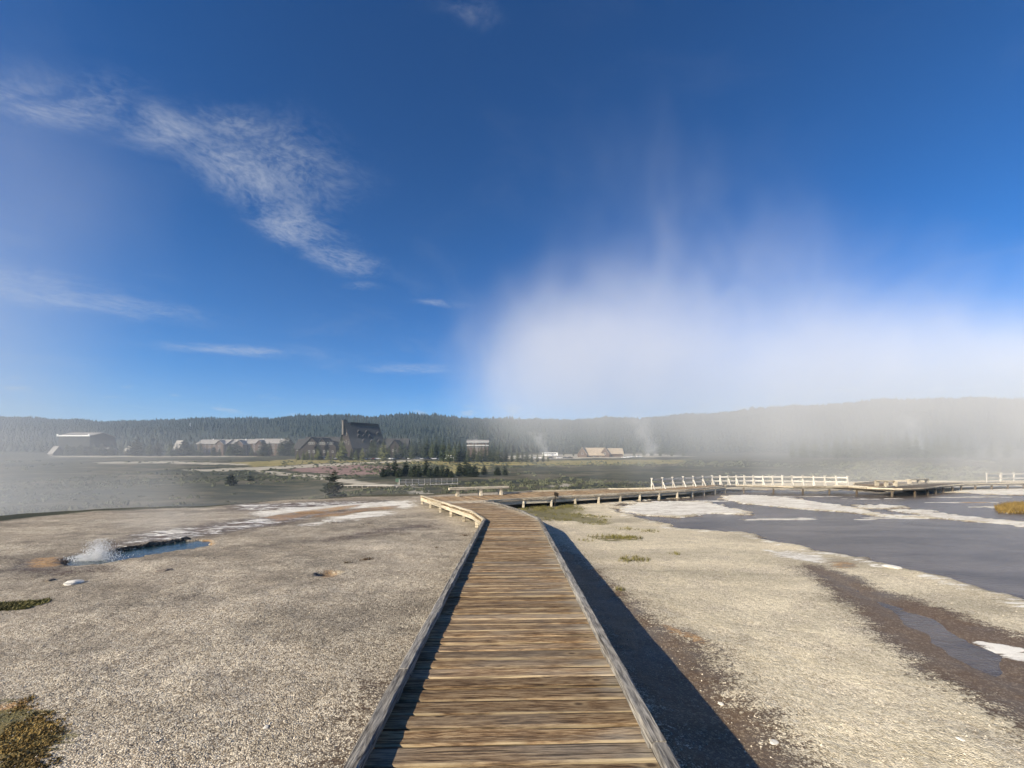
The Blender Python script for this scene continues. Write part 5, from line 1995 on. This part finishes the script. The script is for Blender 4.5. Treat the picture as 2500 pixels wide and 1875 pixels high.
# sagebrush and low scrub of the meadow, beyond counting
r5 = random.Random(8)
m = MB()
nb_ = 0
while nb_ < 5200:
    q = r5.uniform(-1.4, 1.3)
    y = 34 + r5.random() ** 1.25 * 225
    x = q * y
    if y < float(np.interp(q, _rq, _ry)) + 9:
        continue
    if float(fbm(np.array([x]), np.array([y]), 0.022, 3)[0]) + 0.22 < r5.random() * 0.7:
        continue
    h = r5.uniform(0.15, 0.65) * (0.6 + y / 220)
    z = gz(x, y) - 0.05
    w = h * r5.uniform(0.9, 2.2)
    a0 = r5.uniform(0, 6)
    for k in range(4):
        a = a0 + k * 1.57 + r5.uniform(-.4, .4)
        bx, by = x + math.cos(a) * w * 0.35, y + math.sin(a) * w * 0.35
        s = Vector((-math.sin(a), math.cos(a), 0)) * w * 0.45
        d = Vector((math.cos(a), math.sin(a), 0)) * w * 0.4
        c = Vector((bx, by, z))
        top = c + Vector((r5.uniform(-.2, .2) * w, r5.uniform(-.2, .2) * w, h * r5.uniform(0.6, 1.1)))
        m.add([c - s, c + d, c + s, c - d, top], [(0, 1, 4), (1, 2, 4), (2, 3, 4), (3, 0, 4)])
    nb_ += 1
me = bpy.data.meshes.new('sagebrush')
me.from_pydata(m.v, [], m.f)
me.materials.append(simple_mat('sagebrush_leaf', (0.075, 0.08, 0.045), 0.85, 0.5, 0.15))
so = bpy.data.objects.new('sagebrush', me)
COL.objects.link(so)
tag(so, 'low sagebrush scrub scattered over the valley meadow', 'scrub', kind='stuff')

# loose sinter chips
MAT['chip'] = simple_mat('sinter_chip', (0.46, 0.41, 0.33), 0.9, 0.45, 23.0)
r3_ = random.Random(21)
m = MB()
for _ in range(16000):
    side = -1 if r3_.random() < 0.5 else 1
    y = 1.2 + r3_.random() ** 1.7 * 11
    x = side * (1.05 + r3_.random() * y * 1.25)
    if sdist(np.array([x]), np.array([y]), stream)[0] > -0.1 or (x > 4 and sdist(np.array([x]), np.array([y]), pond)[0] > -0.2) or sdist(np.array([x]), np.array([y]), pool)[0] > -0.1:
        continue
    s = 0.003 + 0.009 * r3_.random() ** 3
    z = ground_z(x, y)
    j = lambda: r3_.uniform(0.6, 1.4) * s
    m.add([(x + j(), y, z), (x, y + j(), z), (x - j(), y, z), (x, y - j(), z), (x, y, z + j() * 0.9)], [(0, 1, 4), (1, 2, 4), (2, 3, 4), (3, 0, 4)])
me = bpy.data.meshes.new('gravel')
me.from_pydata(m.v, [], m.f)
me.materials.append(MAT['chip'])
go = bpy.data.objects.new('gravel', me)
COL.objects.link(go)
tag(go, 'loose pale sinter chips strewn over the terrace', 'gravel', kind='stuff')


def rock(px, py, size, mat, label, flat=0.45, seed=1):
    c = hit(px, py)
    r = random.Random(seed)
    bm = bmesh.new()
    bmesh.ops.create_icosphere(bm, subdivisions=2, radius=1)
    for v in bm.verts:
        v.co *= r.uniform(0.78, 1.15)
        v.co.z *= flat
        v.co.x *= 1.35
    me = bpy.data.meshes.new('rock')
    bm.to_mesh(me)
    bm.free()
    me.materials.append(mat)
    o = link('rock', me, None, (c.x, c.y, ground_z(c.x, c.y) + size * flat * 0.35), r.uniform(0, 6), size)
    tag(o, label, 'rock', 'loose rocks on the terrace')


MAT['white_rock'] = simple_mat('white_sinter_rock', (0.68, 0.65, 0.58), 0.8, 0.12, 6, bumpv=0.4)
MAT['grey_rock'] = simple_mat('grey_brown_rock', (0.20, 0.165, 0.13), 0.9, 0.3, 6, bumpv=0.4)
rock(178, 1423, 0.10, MAT['white_rock'], 'white rock lying on the gravel just below the blue pool', seed=1)
rock(122, 1416, 0.06, MAT['grey_rock'], 'small grey rock left of the white rock below the pool', seed=2)
rock(400, 1391, 0.10, MAT['grey_rock'], 'flat brownish rock on the gravel below the right end of the pool', 0.25, seed=3)
rock(1890, 1806, 0.028, MAT['white_rock'], 'pale chip of stone on the brown wet streak beside the boardwalk', 0.3, seed=4)
rock(1760, 1708, 0.022, MAT['white_rock'], 'pale pebble at the shadow edge on the wet streak', 0.4, seed=5)
rock(650, 1779, 0.020, MAT['white_rock'], 'tiny white stone on the gravel at the lower left', 0.4, seed=6)
rock(2345, 1811, 0.022, MAT['white_rock'], 'small white stone on the gravel at the lower right', 0.4, seed=7)
rock(2175, 1388, 0.12, MAT['white_rock'], 'white crusty lump at the shore right of the rusty vent', 0.3, seed=8)

# ragged dark ledge at the back of the pool
led = [hit(p[0], p[1]) for p in ((262, 1349), (300, 1342), (330, 1336), (360, 1332), (395, 1327), (430, 1321), (455, 1318))]
m = MB()
S_ = pl_len(led)
nL = 60
prof = [(0.10, -0.14), (0.04, -0.08), (0.02, 0.01), (0.06, 0.045), (0.14, 0.05), (0.26, 0.02), (0.34, -0.06)]
for k in range(nL + 1):
    p = pl_at(led, S_, k / nL)
    f = 0.15 + 1.0 * abs(math.sin(k * 0.37) * math.sin(k * 0.13 + 0.6)) * random.uniform(0.5, 1.3)
    f *= min(1, k / 4, (nL - k) / 4) * 0.9 + 0.1
    for (a, b2) in prof:
        m.v.append((p.x + random.uniform(-.03, .03), p.y + a * f + random.uniform(-.03, .03), p.z + 0.02 + b2 * f + random.uniform(-.02, .02)))
n = len(prof)
for k in range(nL):
    for i in range(n - 1):
        m.f.append((k * n + i, k * n + i + 1, k * n + n + i + 1, k * n + n + i))
ledge = m.build('pool_ledge', simple_mat('dark_geyserite', (0.15, 0.12, 0.09), 0.85, 0.5, 9, bumpv=0.6), None)
tag(ledge, 'ragged dark crust ledge along the back of the blue pool', 'ledge', kind='structure')

# boiling splash
MAT['foam'] = simple_mat('white_water', (0.93, 0.94, 0.94), 0.5, 0.04, 8, spec=0.6)
_nt = MAT['foam'].node_tree
_tr = _nt.nodes.new('ShaderNodeBsdfTranslucent')
_tr.inputs[0].default_value = (0.95, 0.96, 0.97, 1)
_mx = _nt.nodes.new('ShaderNodeMixShader')
_mx.inputs[0].default_value = 0.5
_ou = [n for n in _nt.nodes if n.type == 'OUTPUT_MATERIAL'][0]
_pb = [n for n in _nt.nodes if n.type == 'BSDF_PRINCIPLED'][0]
_nt.links.new(_pb.outputs[0], _mx.inputs[1])
_nt.links.new(_tr.outputs[0], _mx.inputs[2])
_nt.links.new(_mx.outputs[0], _ou.inputs[0])
sb_ = hit(236, 1364)
r4_ = random.Random(3)
m = MB()
ICO_V = [Vector(v).normalized() for v in ((1, 0, 0), (-1, 0, 0), (0, 1, 0), (0, -1, 0), (0, 0, 1), (0, 0, -1))]
ICO_F = [(0, 2, 4), (2, 1, 4), (1, 3, 4), (3, 0, 4), (2, 0, 5), (1, 2, 5), (3, 1, 5), (0, 3, 5)]
for k in range(7000):
    t = r4_.random()
    hgt = 0.55 * t ** 1.1
    wd = 0.13 + 0.16 * (1 - t) if t < 0.8 else 0.20
    x = r4_.gauss(0.10 * t, wd)
    if r4_.random() < 0.35:
        x -= r4_.random() * 0.5
        hgt *= 0.42
    hmax = 0.58 * math.exp(-((x - 0.06) / 0.24) ** 2) + 0.15
    hgt = min(hgt, hmax * r4_.uniform(0.7, 1.05))
    y = r4_.gauss(0, 0.10)
    s = 0.0022 + 0.0075 * r4_.random() ** 2 * (1.2 - t)
    st = Vector((r4_.uniform(-.5, .5), 0, 1)).normalized()
    c = Vector((x, y, -0.09 + hgt))
    sc_ = r4_.uniform(0.6, 1.8)
    m.add([c + v * s + st * (v.dot(st) * s * sc_) for v in ICO_V], ICO_F)
me = bpy.data.meshes.new('water_splash')
me.from_pydata(m.v, [], m.f)
me.materials.append(MAT['foam'])
me.polygons.foreach_set('use_smooth', [True] * len(me.polygons))
spl = bpy.data.objects.new('water_splash', me)
spl.location = sb_
COL.objects.link(spl)
tag(spl, 'white boiling water splash jumping from the left end of the blue pool', 'splash', kind='stuff')

# ================================================================== steam and air
def volume_mat(name, col, dens, aniso=0.0):
    m = bpy.data.materials.new(name)
    m.use_nodes = True
    nt = m.node_tree
    nt.nodes.clear()
    out = nt.nodes.new('ShaderNodeOutputMaterial')
    v = nt.nodes.new('ShaderNodeVolumePrincipled')
    v.inputs['Color'].default_value = tuple(col) + (1,)
    v.inputs['Density'].default_value = dens
    v.inputs['Anisotropy'].default_value = aniso
    nt.links.new(v.outputs[0], out.inputs['Volume'])
    return m, v


steam_mat, sv = volume_mat('steam', (0.945, 0.95, 0.955), 1.0, -0.08)
sv.inputs['Density Attribute'].default_value = 'density'


def steam(name, label, lo, hi, res, blobs, dens, nscale, k, lo_t, hi_t, stretch=(1, 1, 1), detail=4.0, dist=0.6, seed=0.0):
    g = bpy.data.node_groups.new(name + '_nodes', 'GeometryNodeTree')
    g.interface.new_socket('Geometry', in_out='OUTPUT', socket_type='NodeSocketGeometry')
    go_ = g.nodes.new('NodeGroupOutput')
    pos = g.nodes.new('GeometryNodeInputPosition').outputs[0]
    nz = NOISE(g, VM(g, 'ADD', VM(g, 'MULTIPLY', pos, stretch), (seed, seed * 1.7, 0)), nscale, detail, 0.55, dist)
    tot = None
    for (c, r, w) in blobs:
        d = VM(g, 'DIVIDE', VM(g, 'SUBTRACT', pos, c), r)
        l = VM(g, 'LENGTH', d, out=1)
        f = M(g, 'MULTIPLY', SMOOTH(g, l, 0.0, 1.0, 1.0, 0.0), w)
        tot = f if tot is None else M(g, 'ADD', tot, f)
    v = M(g, 'ADD', tot, M(g, 'MULTIPLY', M(g, 'SUBTRACT', nz, 0.5), k))
    v = M(g, 'MULTIPLY', SMOOTH(g, v, lo_t, hi_t), SMOOTH(g, tot, 0.0, 0.12))
    v = M(g, 'MULTIPLY', v, dens)
    vc = g.nodes.new('GeometryNodeVolumeCube')
    g.links.new(v, vc.inputs['Density'])
    vc.inputs['Min'].default_value = lo
    vc.inputs['Max'].default_value = hi
    for nm, val in zip(('Resolution X', 'Resolution Y', 'Resolution Z'), res):
        vc.inputs[nm].default_value = val
    sm = g.nodes.new('GeometryNodeSetMaterial')
    sm.inputs['Material'].default_value = steam_mat
    g.links.new(vc.outputs[0], sm.inputs[0])
    g.links.new(sm.outputs[0], go_.inputs[0])
    me = bpy.data.meshes.new(name)
    o = bpy.data.objects.new(name, me)
    me.materials.append(steam_mat)
    COL.objects.link(o)
    md = o.modifiers.new('steam', 'NODES')
    md.node_group = g
    tag(o, label, 'steam', kind='stuff')
    return o


# the great bank drifting from the springs beyond the railing
steam('steam', 'large bright steam bank drifting over the valley at the right', (-20, 38, -4), (134, 86, 66), (160, 42, 80),
      [((x_, 60 + 2 * math.sin(x_), 13 + 2 * math.sin(x_ * 0.13)), (22, 22, 19), 0.66 + 0.002 * x_) for x_ in range(4, 132, 12)] +
      [((x_, 57, 3), (24, 16, 12), w_) for x_, w_ in ((24, 0.08), (44, 0.18), (66, 0.18), (88, 0.14), (110, 0.18))] +
      [((x_, 54, 2), (4.5, 7, 15), w_) for x_, w_ in ((12, 0.24), (17.5, 0.36), (25, 0.22), (37, 0.26), (52, 0.26), (71, 0.2))] +
      [((2, 60, 15), (20, 18, 20), 0.26), ((16, 60, 24), (24, 18, 20), 0.34), ((32, 60, 28), (28, 18, 18), 0.30), ((50, 60, 28), (30, 18, 15), 0.26), ((26, 60, 44), (34, 16, 22), 0.16), ((112, 60, 32), (34, 16, 22), 0.22), ((84, 60, 29), (28, 16, 13), 0.2)],
      0.058, 0.075, 1.0, -0.02, 1.5, stretch=(1, 1, 0.65), detail=8.0, dist=1.6)
# veil at the left
steam('steam', 'thin grey steam veil rising at the left edge', (-80, 12, -6), (-6, 48, 44), (70, 36, 50),
      [((-44, 27, 4), (24, 15, 20), 0.95), ((-42, 29, 16), (24, 15, 18), 0.6), ((-40, 30, 29), (22, 14, 13), 0.42), ((-26, 25, 1), (18, 12, 9), 0.5)],
      0.032, 0.06, 1.2, 0.05, 1.4, detail=6.0)
# low mist over the slope beyond the terrace edge
steam('steam', 'low ground mist along the slope beyond the terrace edge', (-80, 19, -7), (18, 66, 7), (90, 44, 24),
      [((-46, 38, -2.5), (36, 20, 6.5), 1.0), ((-14, 34, -2.5), (22, 12, 4.2), 0.8), ((4, 40, -2.0), (14, 9, 3.0), 0.4)],
      0.020, 0.10, 1.2, 0.10, 1.3)
# the valley's own thin morning mist
steam('steam', 'thin grey morning mist hanging in front of the inn and the hills', (-520, 95, -8), (520, 520, 62), (90, 50, 22),
      [((0, 300, 4), (640, 230, 44), 1.0), ((-260, 260, 6), (220, 170, 52), 0.8), ((330, 280, 8), (260, 180, 58), 1.2)],
      0.0011, 0.012, 0.8, 0.0, 1.6, stretch=(1, 1, 2.5))
# wisp over the pool
steam('steam', 'faint wisp of steam above the blue pool', (-15.5, 8.5, -0.4), (-5, 16, 3.4), (50, 36, 24),
      [((sb_.x - 0.05, sb_.y, 0.05), (0.5, 0.5, 0.55), 1.2), ((-10.4, 11.0, 0.2), (2.6, 2.2, 1.0), 0.8), ((-11.6, 12.4, 1.2), (3.0, 2.6, 1.8), 0.6), ((-8.5, 12.5, 0.3), (3.0, 2.6, 0.8), 0.5)],
      0.10, 0.5, 1.1, 0.15, 1.2)
steam('spray', 'fine white spray hanging in the splash of the blue pool', (sb_.x - 0.7, sb_.y - 0.45, sb_.z - 0.12), (sb_.x + 0.6, sb_.y + 0.45, sb_.z + 0.62), (40, 28, 26),
      [((sb_.x + 0.05, sb_.y, sb_.z + 0.10), (0.24, 0.2, 0.44), 1.0), ((sb_.x - 0.25, sb_.y, sb_.z - 0.02), (0.36, 0.2, 0.20), 0.9)],
      9.0, 7.0, 1.8, 0.25, 1.2)
# low film of vapour over the runoff
steam('steam', 'low vapour drifting across the shallow runoff water', (6, 18, -1.5), (60, 46, 7), (80, 42, 16),
      [((24, 32, 0), (18, 10, 3.5), 0.8), ((42, 34, 0.5), (20, 11, 5.5), 0.9), ((14, 27, -0.2), (9, 6, 2.0), 0.4)],
      0.050, 0.12, 1.2, 0.12, 1.3)
# plumes across the valley
for i, (px, y, hgt, w, lab) in enumerate(((1166, 316, 24, 10, 'small steam plume rising behind the white trimmed store'), (1330, 344, 26, 20, 'pale steam plume among the trees left of the timber lodge'), (1590, 300, 40, 26, 'broad steam plume rising behind the timber lodge'), (2240, 360, 46, 26, 'steam plume rising behind the misty pines at the right'))):
    x = at(px, 1100, y).x
    z = gz(x, y)
    steam('steam', lab, (x - w * 1.3, y - w * 0.7, z - 2), (x + w * 1.3, y + w * 0.7, z + hgt), (36, 22, 40),
          [((x, y, z + hgt * 0.18), (w * 0.45, w * 0.5, hgt * 0.30), 0.9), ((x - w * 0.2, y, z + hgt * 0.5), (w * 0.6, w * 0.6, hgt * 0.35), 0.7), ((x - w * 0.4, y, z + hgt * 0.75), (w * 0.8, w * 0.6, hgt * 0.25), 0.5)],
          0.055, 0.20, 1.5, 0.2, 1.2, seed=i * 9.0)

# even air
hm, hv = volume_mat('air', (0.50, 0.72, 1.0), 0.00022, 0.0)
m = MB()
m.box(-2700, 2700, -340, 2750, -9.0, 160)
hz_o = m.build('haze', hm)
tag(hz_o, 'even blue morning haze filling the valley air', 'haze', kind='stuff')
